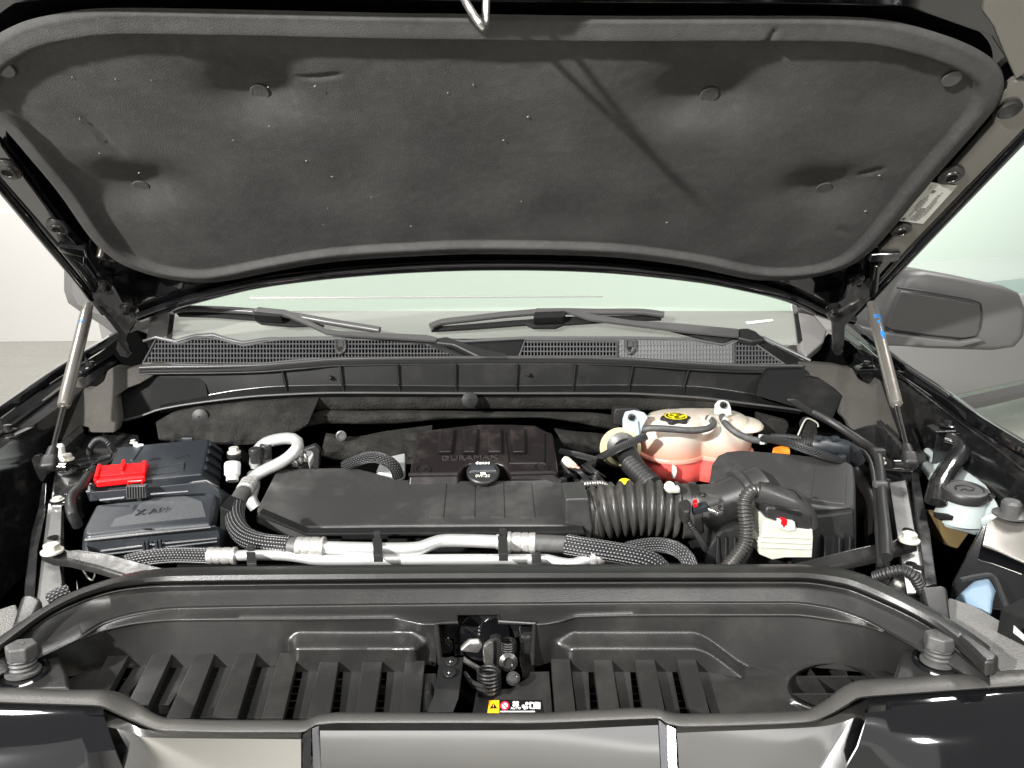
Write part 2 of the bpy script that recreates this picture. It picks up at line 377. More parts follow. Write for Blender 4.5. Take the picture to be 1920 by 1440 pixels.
# --- wings: crown edge, skin going down outside, gutter flange going down inside
def wing(outer, inner, inner2, sgn, label):
    o = crom(zs(outer), 6); i1 = crom(zs(inner), 6); i2 = crom(zs(inner2), 6); n = len(o)
    ex = V((sgn, 0, 0))
    rows = [[p+ex*.16+V((0, 0, -.42)) for p in o], [p+ex*.13+V((0, 0, -.16)) for p in o], [p+ex*.065+V((0, 0, -.04)) for p in o],
            [p+ex*.02+V((0, 0, -.006)) for p in o], o, [p-ex*.006+V((0, 0, -.004)) for p in o], [p-ex*.007+V((0, 0, -.016)) for p in o]]
    part('wing', grid(rows, thick=.002), m_paint, truck, label, smooth=50)
    a = [p-ex*.008+V((0, 0, -.018)) for p in o]
    m1 = [x.lerp(y, .35)+V((0, 0, -.012)) for x, y in zip(a, i1)]; m2 = [x.lerp(y, .45)+V((0, 0, -.008)) for x, y in zip(a, i1)]
    m3 = [x.lerp(y, .8)+V((0, 0, -.008)) for x, y in zip(a, i1)]
    rows = [a, m1, m2, m3, i1, [p+V((0, 0, -.003)) for p in i1], i2, [p+V((0, 0, -.25)) for p in i2]]
    part('wing_flange', grid(rows), m_dusty, truck, smooth=40)
    part('gutter_edge', tube([p+V((0, 0, .001)) for p in i1], .0022, 8, smooth=False), m_dusty, truck)
wing([(1585, 598, 1.40), (1670, 668, 1.375), (1773, 738, 1.345), (1830, 778, 1.335), (1925, 836, 1.32), (2100, 940, 1.29), (2250, 1035, 1.26)],
     [(1575, 630, 1.375), (1680, 700, 1.35), (1780, 777, 1.32), (1850, 828, 1.305), (1925, 886, 1.295), (2100, 1010, 1.27), (2250, 1110, 1.24)],
     [(1575, 650, 1.36), (1680, 723, 1.335), (1767, 787, 1.31), (1845, 850, 1.29), (1925, 914, 1.28), (2100, 1050, 1.25), (2250, 1150, 1.22)], 1, 'black front wing beside the grey parked car')
wing([(222, 622, 1.40), (157, 660, 1.375), (80, 708, 1.345), (0, 762, 1.325), (-120, 845, 1.30), (-300, 960, 1.27)],
     [(240, 648, 1.375), (160, 700, 1.35), (80, 757, 1.32), (0, 815, 1.30), (-120, 905, 1.28), (-300, 1030, 1.24)],
     [(240, 662, 1.36), (165, 722, 1.335), (80, 785, 1.31), (0, 842, 1.285), (-120, 935, 1.26), (-300, 1070, 1.22)], -1, 'black front wing in front of the white wall')
# wing brackets: a tab with a screw, riveted spikes of the flange
def bracket(cx, cy, z, s, sgn):
    c = P(cx, cy, z=z)
    poly = [c+V(q)*s for q in ((-.035, -.018, 0), (.03, -.026, .004), (.042, .012, .008), (.01, .026, .006), (-.03, .02, 0))]
    b = part('wing_bracket', prism(poly, (0, 0, -.004), .001), m_dusty, truck)
    part('screw', join(lathe([(.016*s, 0), (.016*s, .002), (.009*s, .004), (.008*s, .010), (.004*s, .011)], c+V((0, 0, .005)), (0, 0, 1), 18)), m_dusty, b)
    for k in range(2):
        q = c+V((.018*sgn+.014*k, .012-.02*k, .004)); part('tab', prism([q+V((-.004, 0, 0)), q+V((.004, 0, 0)), q+V((.001*sgn, .003, .022))], (0, .002, 0)), m_dusty, b)
    part('bracket_leg', prism([c+V((-.028*s, -.012, -.005)), c+V((.02*s, -.018, -.005)), c+V((.02*s, -.005, -.07)), c+V((-.02*s, .0, -.07))], (0, .004, 0), .001), m_dusty, b)
bracket(1778, 803, 1.30, 1.0, 1); bracket(1625, 690, 1.345, .9, 1); bracket(14, 812, 1.295, 1.05, -1); bracket(172, 690, 1.345, .9, -1)
# --- the bay: steel walls and floor in the dark
rr = zs([(1620, 740, 1.30), (1760, 860, 1.26), (1850, 1010, 1.20), (1960, 1180, 1.12)])
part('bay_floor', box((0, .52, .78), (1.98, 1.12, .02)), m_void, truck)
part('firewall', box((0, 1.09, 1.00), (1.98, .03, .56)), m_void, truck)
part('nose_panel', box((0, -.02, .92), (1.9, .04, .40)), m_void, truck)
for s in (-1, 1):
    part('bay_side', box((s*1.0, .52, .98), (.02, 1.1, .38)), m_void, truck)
# --- inner rails (gloss black box sections along both sides)
def rail(top, depth, name='inner_rail', m=m_rail, bv=.004, label=None):
    return part(name, prism(zs(top), (0, 0, -depth), bv), m, truck, label)
part('rail_sheen_plate', prism(zs([(116, 944, 1.207), (90, 944, 1.207), (72, 1100, 1.183), (66, 1150, 1.176), (110, 1138, 1.176), (116, 1090, 1.183), (112, 1060, 1.188)]), (0, 0, -.003), .001), m_railtop, truck, 'pale plate on the inner rail, wall reflection put into its colour')  # pale plates laid over the black rails in place of their reflection
part('rail_sheen_plate', prism(zs([(1668, 905, 1.217), (1698, 900, 1.217), (1716, 1000, 1.198), (1745, 1112, 1.179), (1700, 1112, 1.179), (1690, 1050, 1.190), (1676, 960, 1.206)]), (0, 0, -.003), .001), m_railtop, truck)
rl = rail([(120, 935, 1.205), (88, 935, 1.205), (65, 1140, 1.175), (55, 1200, 1.16), (115, 1165, 1.165), (122, 1100, 1.175)], .16, label='glossy inner rail beside the fuse box')
fl = [(79, 905, 1.22), (88, 905, 1.22), (84, 960, 1.21), (70, 1030, 1.20), (64, 1120, 1.185), (60, 1200, 1.17), (40, 1200, 1.17), (45, 1100, 1.185), (58, 1000, 1.20), (72, 950, 1.21)]
part('rail_flange', prism(zs(fl), (0, 0, -.045), .002), m_dusty, truck)
rrp = [(1655, 885, 1.215), (1700, 880, 1.215), (1722, 1000, 1.195), (1760, 1120, 1.175), (1640, 1120, 1.175), (1688, 1065, 1.185), (1672, 960, 1.20)]
rail(rrp, .16, label='glossy inner rail beside the air filter box')
part('rail_flange', prism(zs([(1708, 885, 1.228), (1722, 885, 1.228), (1742, 985, 1.205), (1758, 1095, 1.185), (1735, 1100, 1.185), (1722, 1000, 1.205), (1712, 930, 1.215)]), (0, 0, -.04), .002), m_dusty, truck)
part('inner_side_panel', prism(zs([(1648, 880, 1.20), (1665, 960, 1.19), (1672, 1070, 1.17), (1640, 1070, 1.16), (1640, 960, 1.18), (1632, 880, 1.19)]), (0, 0, -.12), .003), m_rail, truck)
# shelves around the strut feet
part('tower_plate', prism(zs([(108, 850, 1.235), (150, 808, 1.25), (165, 800, 1.255), (260, 815, 1.25), (262, 835, 1.245), (215, 860, 1.235), (160, 905, 1.225), (150, 925, 1.215), (95, 930, 1.215)]), (0, 0, -.05), .003), m_rail, truck)
part('tower_rib', prism(zs([(105, 835, 1.262), (150, 795, 1.275), (157, 805, 1.272), (112, 848, 1.258)]), (0, 0, -.03), .003), m_rail, truck)
part('stay_plate', prism(zs([(105, 865, 1.245), (170, 860, 1.245), (212, 848, 1.25), (208, 856, 1.247), (150, 872, 1.243)]), (0, 0, -.006), .002), m_dusty, truck)
part('tower_plate', prism(zs([(1600, 805, 1.25), (1648, 788, 1.26), (1690, 830, 1.245), (1718, 850, 1.24), (1712, 885, 1.225), (1650, 878, 1.225), (1640, 840, 1.235)]), (0, 0, -.05), .003), m_rail, truck)
part('tower_rib', prism(zs([(1643, 788, 1.275), (1652, 786, 1.275), (1700, 838, 1.258), (1692, 845, 1.255)]), (0, 0, -.03), .003), m_rail, truck)
# bright bolts on the rails
bolt = None
def rbolt(px, py, z, r=.0085, h=.011, m=m_zinc, par=truck, nm='bolt'):
    return part(nm, hexbolt(P(px, py, z=z), (0, 0, 1), r, h), m, par)
rbolt(177, 806, 1.256); rbolt(127, 862, 1.25); rbolt(1650, 868, 1.232); rbolt(250, 831, 1.252, .005, .007)
part('bolt_seat', prism(zs([(96, 926, 1.216), (130, 926, 1.216), (128, 942, 1.212), (94, 942, 1.212)]), (0, 0, -.008), .002), m_dusty, truck); rbolt(108, 937, 1.214, .008, .005)
for px, py, z in ((1702, 998, 1.197), (1708, 1062, 1.189), (1721, 1069, 1.188), (100, 1012, 1.196)):
    part('rail_hole', lathe([(.008, 0), (.008, .0012), (.007, .0016)], P(px, py, z=z)+V((0, 0, .0035)), (0, 0, 1), 18), m_kpr, truck)
# striker stud (white) beside the strut foot
part('guide_stud', lathe([(.012, 0), (.012, .004), (.009, .006), (.009, .016), (.012, .018), (.012, .022), (.0095, .026), (.0095, .046), (.007, .049)], P(117, 880, z=1.222), (0, 0, 1), 20), m_white, truck)
# --- grey felt side fillers below the cowl ends
def filler(pts, label):
    f = [P(a, b, y=interp([(660, .985), (700, .95), (830, .82)], b)) for a, b in pts]
    part('felt_filler', prism(f, (0, .03, .0), .006, 3), m_pad, truck, label)
filler([(60, 770), (75, 830), (88, 838), (140, 820), (152, 800), (165, 802), (167, 812), (196, 812), (216, 812), (222, 790), (216, 745), (240, 728), (262, 720), (295, 700), (325, 683), (290, 680), (238, 692), (215, 688), (200, 695), (193, 716), (172, 731), (155, 729), (145, 710), (110, 725), (75, 752)], 'grey felt filler under the cowl near the fuse box')
filler([(1495, 678), (1570, 685), (1590, 690), (1600, 690), (1612, 712), (1640, 727), (1650, 712), (1662, 708), (1672, 720), (1700, 770), (1742, 790), (1716, 830), (1700, 835), (1650, 798), (1640, 808), (1598, 808), (1590, 790), (1578, 780), (1578, 740), (1560, 725), (1535, 712), (1510, 700)], 'grey felt filler under the cowl near the coolant tank')
# --- front bezels (grainy) outside the radiator cover
part('nose_bezel', prism(zs([(1778, 1118, 1.225), (1830, 1135, 1.225), (1880, 1165, 1.222), (1940, 1205, 1.22), (1990, 1262, 1.215), (1880, 1262, 1.215), (1840, 1215, 1.218), (1770, 1160, 1.222)]), (0, 0, -.05), .004), m_bez, truck)
part('nose_bezel', prism(zs([(30, 1130, 1.225), (-60, 1160, 1.225), (-130, 1260, 1.215), (-10, 1240, 1.215), (40, 1165, 1.22)]), (0, 0, -.05), .004), m_bez, truck)
def post(pts, top):
    part('bezel_post', prism(zs(pts), (0, 0, -.06), .006, 3), m_cover, truck)
post([(1727, 1100, 1.252), (1765, 1096, 1.252), (1776, 1102, 1.25), (1783, 1160, 1.235), (1745, 1165, 1.235)], 0)
post([(40, 1113, 1.252), (62, 1112, 1.252), (80, 1122, 1.25), (60, 1170, 1.235), (20, 1175, 1.235)], 0)
# side wall hardware, far right: dark panel with washer neck
part('lamp_bracket', prism(zs([(1842, 1020, 1.235), (1850, 980, 1.245), (1875, 965, 1.25), (1960, 955, 1.25), (1990, 1030, 1.23), (1925, 1055, 1.225), (1870, 1030, 1.232)]), (0, 0, -.004), .0015), m_flange, truck, 'grey steel mounting plate at the lamp')
part('lamp_bracket', prism(zs([(1840, 985, 1.24), (1930, 985, 1.24), (1935, 1150, 1.19), (1800, 1130, 1.19), (1785, 1090, 1.20)]), (0, 0, -.12), .003), m_paint, truck)
part('lamp_housing', box(P(1934, 1172, z=1.235), (.05, .05, .035), Matrix.Rotation(.5, 3, 'Z'), .003), m_matte, truck)
part('lamp_screw', lathe([(.024, 0), (.024, .003), (.014, .005), (.014, .020), (.011, .024)], P(1893, 966, z=1.252), (0, 0, 1), 22), m_gcap, truck)
part('washer_tube', prism(zs([(1800, 1112, 1.212), (1830, 1085, 1.218), (1858, 1080, 1.218), (1872, 1105, 1.215), (1866, 1125, 1.212), (1864, 1152, 1.21), (1830, 1138, 1.21)]), (0, .03, -.05), .008, 3), m_blue, truck, 'pale blue plastic reservoir wall deep beside the lamp')
part('lamp_strap', tube(zs([(1800, 1088, 1.222), (1838, 1080, 1.224), (1862, 1082, 1.224), (1880, 1120, 1.222), (1893, 1150, 1.225)]), .0035, 8), m_rub, truck)
part('paper_tag', prism(zs([(1901, 1172, 1.258), (1922, 1192, 1.256), (1926, 1205, 1.25), (1900, 1185, 1.25)]), (0, -.0, -.001)), m_stick, truck)
# --- nose: gloss black outer fascia and dark chrome bar
def nose(rows, name, m, label=None, smooth=40): return part(name, grid(rows, thick=.003), m, truck, label, smooth=smooth)
def nrow(pts, z, n=24):
    return [p for p in resample(crom([P(a, b, z=z) for a, b in pts], 8), 1e9)[0]] if False else [P(spl([(i, q[0]) for i, q in enumerate(pts)], k*(len(pts)-1)/n), spl([(i, q[1]) for i, q in enumerate(pts)], k*(len(pts)-1)/n), z=z) for k in range(n+1)]
nose([nrow([(-150, 1308), (0, 1319), (120, 1322), (192, 1327)], 1.212), nrow([(-150, 1340), (0, 1345), (120, 1345), (197, 1348)], 1.214),
      nrow([(-150, 1420), (0, 1420), (120, 1415), (218, 1405)], 1.195), nrow([(-150, 1540), (0, 1520), (130, 1510), (245, 1480)], 1.15)], 'nose_panel', m_paint, 'glossy black nose panel at the fuse box side')
nose([nrow([(1627, 1312), (1720, 1303), (1820, 1296), (1920, 1288), (2060, 1278)], 1.212), nrow([(1626, 1340), (1720, 1330), (1820, 1322), (1920, 1312), (2060, 1302)], 1.214),
      nrow([(1606, 1400), (1720, 1400), (1820, 1392), (1920, 1380), (2060, 1366)], 1.195), nrow([(1560, 1480), (1720, 1500), (1820, 1500), (1920, 1485), (2060, 1470)], 1.15)], 'nose_panel', m_paint, 'glossy black nose panel at the air filter side')
gb = part('grille_bar', grid([nrow([(600, 1361), (800, 1361), (1000, 1360), (1232, 1351)], 1.206), nrow([(601, 1372), (800, 1372), (1000, 1371), (1233, 1362)], 1.205), nrow([(604, 1440), (800, 1440), (1000, 1440), (1237, 1440)], 1.176), nrow([(606, 1520), (800, 1520), (1000, 1520), (1240, 1520)], 1.13)], thick=.003), m_chr, truck, 'broad centre segment of the dark chrome grille bar')
part('grille_bar', grid([nrow([(188, 1335), (240, 1358), (281, 1373), (566, 1377)], 1.203, 30), nrow([(190, 1362), (250, 1375), (283, 1384), (566, 1387)], 1.202, 30), nrow([(214, 1440), (290, 1440), (400, 1440), (566, 1440)], 1.173, 30), nrow([(238, 1520), (330, 1520), (450, 1520), (566, 1520)], 1.13, 30)], thick=.003), m_chr, truck, 'dark chrome grille bar segment at the fuse box side')
part('grille_bar', grid([nrow([(1268, 1366), (1540, 1354), (1580, 1338), (1640, 1308)], 1.203, 30), nrow([(1268, 1376), (1540, 1364), (1590, 1352), (1640, 1332)], 1.202, 30), nrow([(1272, 1440), (1430, 1440), (1520, 1440), (1600, 1440)], 1.173, 30), nrow([(1272, 1520), (1400, 1520), (1500, 1520), (1570, 1520)], 1.127, 30)], thick=.003), m_chr, truck, 'dark chrome grille bar segment at the air filter side')
for a, b, c in ((567, 599, m_dusty), (1234, 1252, m_chl)):
    pass
part('bar_facet', prism([P(568, 1378, z=1.205), P(583, 1366, z=1.209), P(583, 1450, z=1.172), P(567, 1450, z=1.172)], (0, -.002, -.01)), m_dusty, truck)
part('bar_facet', prism([P(585, 1366, z=1.209), P(598, 1361, z=1.207), P(603, 1450, z=1.172), P(588, 1450, z=1.172)], (0, -.002, -.01)), m_chl, truck)
part('bar_facet', prism([P(1235, 1350, z=1.207), P(1250, 1360, z=1.203), P(1252, 1440, z=1.176), P(1240, 1450, z=1.172)], (0, -.002, -.01)), m_chl, truck)
part('bar_facet', prism([P(1251, 1360, z=1.203), P(1266, 1367, z=1.205), P(1269, 1450, z=1.172), P(1254, 1450, z=1.172)], (0, -.002, -.01)), m_chr, truck)

part('cowl_shade_sheet', prism([P(a, b, y=1.09) for a, b in ((150, 690), (225, 632), (250, 622), (286, 634), (296, 660), (275, 700), (180, 704))], (0, .02, 0)), m_void, truck)  # black sheets added for the dark cavity beside the vents
part('cowl_shade_sheet', prism([P(a, b, y=1.09) for a, b in ((1500, 676), (1540, 650), (1560, 628), (1592, 640), (1640, 690), (1640, 712), (1590, 700), (1510, 690))], (0, .02, 0)), m_void, truck)
# --- windscreen, dash, pillars
ws = part('windscreen', prism([W(318, 646), W(330, 560), W(390, 470), W(1430, 470), W(1480, 560), W(1494, 640), W(1460, 660), (W(900, 668)), W(360, 662)], WN*-.005), m_glass, truck)
part('windscreen_band', prism([W(312, 648, .001), W(324, 560, .001), W(332, 560, .001), W(321, 646, .001)], WN*.003), m_rub, truck)
part('windscreen_band', prism([W(1484, 560, .001), W(1491, 560, .001), W(1504, 640, .001), W(1496, 645, .001)], WN*.003), m_rub, truck)
part('pillar_cover', prism([W(272, 640, .006), W(279, 600, .01), W(312, 560, .008), W(325, 556, .004), W(313, 646, .002)], WN*-.03, .006, 3), m_trim, truck)
part('pillar_cover', prism([W(1490, 556, .004), W(1512, 570, .008), W(1552, 618, .01), W(1545, 640, .008), W(1512, 668, .004), W(1502, 655, .002)], WN*-.03, .006, 3), m_trim, truck)
part('door_frame', prism([P(1590, 540, y=1.5), P(1664, 540, y=1.5), P(1660, 640, y=1.5), P(1600, 640, y=1.5)], (0, .05, 0), .006), m_trim, truck)
part('door_frame', prism([P(160, 500, y=1.5), P(262, 560, y=1.5), P(250, 640, y=1.5), P(190, 640, y=1.5)], (0, .05, 0), .006), m_trim, truck)
# dash top behind the glass, with its grooves, and a bar added for a pale line reflected in the glass
dz0 = [P(x, 640, y=1.30) for x in (250, 600, 905, 1210, 1560)]; dz1 = [P(x, 583, y=1.95) for x in (200, 600, 905, 1210, 1620)]
part('dashboard', grid([[p+V((0, 0, -.01)) for p in dz0], [a.lerp(b, .5)+V((0, 0, .004)) for a, b in zip(dz0, dz1)], dz1, [p+V((0, .03, -.4)) for p in dz1]]), m_dash, truck, smooth=60)
for (x0, y0, x1, y1) in ((470, 557, 1130, 560),):
    part('reflection_bar', box((P(x0, y0, y=3.2)+P(x1, y0, y=3.2))*.5, ((P(x1, y1, y=3.2)-P(x0, y0, y=3.2)).length, .02, .010), None, .003), m_car, truck)

# ================================================================== neighbouring car
car = thing('parked_car', 'silver grey car parked beyond the black wing and side mirror', 'car', P(1800, 745, z=.3))
c0, c1 = P(1640, 790, z=.28), P(2300, 640, z=.28); dv = (c1-c0); nv = V((-dv.y, dv.x, 0)).normalized()
if nv.y > 0: nv = -nv
def crow(off, z): return [c0+dv*t-nv*off+V((0, 0, z)) for t in [i/12 for i in range(13)]]
part('car_body', grid([crow(.12, 0), crow(.02, .05), crow(.0, .25), crow(-.02, .42), crow(.02, .5), crow(.05, .60), crow(.14, .66), crow(.2, .67)]), m_car, car, smooth=60)
part('sill', grid([crow(-.02, -.07), crow(-.03, -.02), crow(.0, .03)]), m_trim, car)
part('side_window', grid([crow(.17, .66), crow(.40, .74)]), m_carg, car)
part('car_roof', grid([crow(.39, .735), crow(.5, .755), crow(.8, .77), crow(1.4, .775)]), m_car, car, smooth=60)

# ================================================================== hood
hood = thing('hood', 'raised black hood with felt lining on its underside', 'hood', HO)
fr = [(190, 592), (262, 594), (330, 570), (420, 545), (520, 525), (700, 506), (905, 497), (1120, 501), (1300, 519), (1400, 537), (1480, 558), (1545, 588), (1600, 600), (1640, 560), (1920, 268), (2270, -100), (2200, -230), (905, -300), (-420, -230), (-480, -110), (0, 365), (165, 560)]
part('inner_panel', prism([H(a, b, -.024) for a, b in fr], HN*-.006, .002), m_paint, hood)
part('outer_skin', prism([H(a, b, -.045) for a, b in fr], HN*-.004, .001), m_paint, hood)
# rolled rear edge
part('rear_edge', tube([H(a, b, -.012) for a, b in fr[1:13]], .012, 12), m_paint, hood)
# liner
lin = [(-70, 150), (-40, 90), (30, 42), (120, 19), (220, 10), (480, 14), (700, 19), (905, 22), (1130, 25), (1400, 25), (1560, 26), (1660, 33), (1750, 55), (1820, 82), (1865, 112), (1881, 145), (1874, 178), (1850, 215), (1740, 340), (1690, 402), (1640, 458), (1600, 488), (1560, 505), (1510, 516), (1450, 520), (1390, 515), (1285, 493), (1160, 477), (1050, 472), (905, 470), (800, 473), (640, 483), (520, 502), (440, 518), (380, 524), (310, 516), (255, 500), (215, 480), (170, 440), (110, 355), (50, 282), (0, 225), (-50, 185)]
lp = crom([V((a, b, 0)) for a, b in lin+lin[:1]], 4)[:-1]
lp, _ = resample(lp+[lp[0]], 7.5); lp = lp[:-1]
# plane axes of the hood
HU = V((1, 0, 0)); HV = HN.cross(HU)
def h2(p): d = p-HO; return (d.dot(HU), d.dot(HV))
out2 = [h2(H(p.x, p.y)) for p in lp]
cen = (sum(p[0] for p in out2)/len(out2), sum(p[1] for p in out2)/len(out2))
clips = [(487, 173), (265, 350), (1330, 178), (1545, 353), (1785, 148), (8, 130)]
cl2 = [h2(H(*c)) for c in clips]
dep = [.025, .025, .024, .021, .002, .002]
def pdist(x, y):
    best = 1e9; n = len(out2)
    for i in range(0, n):
        ax, ay = out2[i]; bx, by = out2[(i+1) % n]; dx, dy = bx-ax, by-ay
        t = max(0, min(1, ((x-ax)*dx+(y-ay)*dy)/(dx*dx+dy*dy+1e-12))); d = (x-ax-dx*t)**2+(y-ay-dy*t)**2
        if d < best: best = d
    return math.sqrt(best)
creases = [((155, 215), (228, 290), .005), ((1610, 332), (1655, 312), .006), ((1432, 70), (1452, 42), .005), ((560, 150), (640, 135), .004), ((1570, 425), (1600, 436), .005), ((420, 110), (480, 160), .004)]
cr2 = [(h2(H(*a)), h2(H(*b)), c) for a, b, c in creases]
rows = []; NR = 92
for k in range(NR):
    f = k/(NR-1); f = f**1.15
    row = []
    for i, (x0, y0) in enumerate(out2):
        x = x0+(cen[0]-x0)*f*.9995; y = y0+(cen[1]-y0)*f*.9995
        d = pdist(x, y) if f < .45 else .2
        h = .005+.008*sm(0, .006, d)+.0045*sm(.004, .032, d)-.0125*sm(.032, .041, d)                      # raised rim, dished middle
        for (cx, cy), dp in zip(cl2, dep):
            q = math.hypot((x-cx)*.78, y-cy)
            if q < .13:
                ang = math.atan2(y-cy, x-cx)
                h -= dp*math.exp(-(q/(.053*(1+.07*math.sin(3*ang+cx*9)+.08*abs(math.cos(ang)))))**2)
        for a, b, c in cr2:
            dx, dy = b[0]-a[0], b[1]-a[1]; t = ((x-a[0])*dx+(y-a[1])*dy)/(dx*dx+dy*dy)
            if -.2 < t < 1.2:
                dd = abs((x-a[0])*dy-(y-a[1])*dx)/math.hypot(dx, dy); h -= c*math.exp(-(dd/.004)**2)*sm(-.2, .3, t)*sm(1.2, .7, t)
        h += .0030*noise.noise(V((x*9, y*9, 1)))*sm(.03, .08, d)+.0004*noise.noise(V((x*60, y*60, 3)))
        row.append(HO+HU*x+HV*y+HN*h)
    rows.append(row)
ln = part('hood_liner', grid(rows, closed=True), m_felt, hood, smooth=80)
if ln.data.polygons[len(ln.data.polygons)//2].normal.dot(HN) < 0: ln.data.flip_normals()
for (a, b), dp in zip(clips, dep):
    c = H(a, b, .0088-dp) if dp > .01 else H(a, b, .0075)
    part('push_clip', lathe([(.0150, -.0008), (.0150, .0004), (.0135, .0014), (.011, .0010), (.004, .0012)], c, HN, 24), m_felt if dp > .01 else m_gcap, ln)
# lint on the felt
lint = bmesh.new()
for i in range(24):
    a, b = random.uniform(120, 1740), random.uniform(130, 450)
    c = H(a, b, .0055); L = random.uniform(.0006, .0022)*(2 if random.random() < .12 else 1); an = random.uniform(0, PI)
    t = HU*math.cos(an)+HV*math.sin(an); u = HN.cross(t)
    add(lint, prism([c-t*L-u*.0004, c+t*L-u*.0004, c+t*L*.7+u*.0006, c-t*L*.8+u*.0006], HN*.001))
part('lint', lint, m_lint, ln, kind='stuff')
# side rails of the hood: flange, bead and holes
def hstrip(pts, off, th, name, m, bv=.002, **k): return part(name, prism([H(a, b, off) for a, b in pts], HN*-th, bv), m, hood, **k)
hstrip([(1925, 152), (1902, 152), (1880, 172), (1862, 232), (1770, 336), (1712, 400), (1668, 452), (1645, 474), (1652, 494), (1682, 492), (1720, 458), (1925, 250)], .004, .014, 'side_flange', m_flange, .004)  # gloss black flange, its bright reflection painted in
hstrip([(-4, 262), (28, 306), (86, 385), (130, 445), (160, 476), (158, 500), (122, 480), (92, 448), (-4, 335)], .004, .014, 'side_flange', m_paint, .004)
for e in ([(1632, 562), (1660, 532), (1740, 446), (1920, 258), (2050, 120)], [(172, 560), (140, 518), (70, 434), (0, 350), (-140, 185)]):
    part('hem_edge', tube([H(a, b, .006) for a, b in e], .0085, 14), m_paint, hood)
for e in ([(1622, 556), (1655, 516), (1735, 430), (1920, 240), (2050, 106)], [(180, 548), (150, 505), (76, 417), (0, 330), (-140, 165)]):
    part('hem_edge', tube([H(a, b, .0) for a, b in e], .006, 12), m_dusty, hood)
for a, b, r in ((1783, 330, .0155), (1690, 432, .0135), (15, 320, .0145), (108, 427, .0135)):
    c = H(a, b, .008)
    g = part('mounting_eye', lathe([(r*1.5, -.004), (r*1.45, .001), (r*1.2, .003), (r*.95, .0035), (r*.9, .006), (r*.62, .0065), (r*.55, .004), (r*.5, -.001)], c, HN, 26), m_brush, hood)
    part('hole', lathe([(r*.54, 0), (r*.54, .002)], c+HN*.0035, HN, 20), m_kpr, g)
part('plug', lathe([(.019, -.004), (.019, .001), (.016, .004), (.010, .001), (.003, .0005)], H(1893, 206, .008), HN, 26), m_brush, hood)
# crossbars near the hinges
hstrip([(1632, 478), (1690, 476), (1686, 490), (1628, 492)], .012, .02, 'hinge_boss', m_paint, .004)
hstrip([(1640, 500), (1652, 500), (1646, 560), (1630, 560)], .012, .02, 'hinge_boss', m_dusty, .004)
hstrip([(106, 462), (160, 470), (166, 486), (110, 474)], .012, .02, 'hinge_boss', m_paint, .004)
# front beam and corner above the liner
hstrip([(-420, -60), (-60, 18), (60, 4), (210, -12), (905, 6), (1480, 9), (1700, 14), (1860, 70), (1905, 140), (1985, 120), (1990, 40), (2200, -150), (905, -200)], .004, .014, 'front_beam', m_paint, .004)
hstrip([(1848, -40), (1960, -60), (1990, 90), (1905, 150), (1880, 95), (1862, 50), (1840, 20)], .008, .008, 'corner_gusset', m_flange, .003)
part('front_lip', tube([H(a, b, .012) for a, b in ((-60, -60), (250, -40), (905, -30), (1500, -32), (1760, -30))], .012, 10), m_paint, hood)
# emissions sticker
sq = [H(a, b, .0068) for a, b in ((1746, 342), (1795, 349), (1731, 420), (1685, 414))]
st = part('information_sticker', prism(sq, HN*-.0012, .0003, 1), m_stick, hood, 'pale printed information sticker')
ink = bmesh.new(); A, B, C, D = sq
def sp(u, v): return A.lerp(D, u).lerp(B.lerp(C, u), v)+HN*.0003                  # u along the strip, v across
for v, u0, u1 in ((.10, .05, .16), (.16, .42, .62), (.22, .36, .86), (.29, .30, .70), (.36, .38, .94), (.42, .62, .95), (.48, .60, .95), (.54, .60, .95), (.60, .25, .95), (.67, .18, .92), (.74, .40, .80)):
    u = u0
    while u < u1:
        L = random.uniform(.02, .07); add(ink, prism([sp(u, v), sp(min(u+L, u1), v), sp(min(u+L, u1), v+.026), sp(u, v+.026)], HN*.0002)); u += L+.012
for k in range(4): add(ink, prism([sp(.62+.08*k, .44), sp(.625+.08*k, .44), sp(.625+.08*k, .58), sp(.62+.08*k, .58)], HN*.0002))
for u, v in ((.16, .28), (.90, .06)):
    add(ink, prism([sp(u, v), sp(u+.07, v), sp(u+.07, v+.12), sp(u, v+.12)], HN*.0002))
part('print', ink, m_ink, st)
# striker loop and its plate
sk = part('striker', tube([H(828, -90, .015), H(850, -40, .05), H(884, 22, .098), H(901, 47, .118), H(906, 53, .112), H(910, 49, .098), H(911, 20, .078), H(913, -40, .045), H(915, -90, .015)], .0050, 12, 6), m_steel, hood)
part('striker_plate', prism([H(a, b, .045) for a, b in ((770, -160), (965, -160), (965, -30), (790, -18), (770, -40))], HN*-.035, .004), m_paint, hood)

# ================================================================== hinges
def hinge(pts, bolts, label):
    f = [P(a, b, y=1.02) for a, b in pts]; c = V((sum(p.x for p in f)/len(f), 1.02, min(p.z for p in f)))
    t = thing('hinge_bracket', label, 'hinge', c, 'hinges carrying the open hood')
    part('hinge_arm', prism(f, (0, .012, 0), .003), m_rail, t)
    for a, b in bolts:
        o = P(a, b, y=1.0); part('bolt', join(lathe([(.016, 0), (.016, .003), (.010, .004)], o+V((0, .018, .012)), HN, 18), hexbolt(o+V((0, .015, .012)), HN, .0075, .018)), m_rail, t)
    lo = max(pts, key=lambda q: q[1])
hinge([(168, 545), (182, 530), (208, 530), (218, 545), (228, 565), (252, 590), (254, 605), (238, 628), (234, 640), (246, 662), (236, 672), (224, 668), (217, 655), (220, 625), (205, 605), (180, 575)], [(189, 545), (234, 588)], 'black hood hinge beside the fuse box, white wall showing behind')
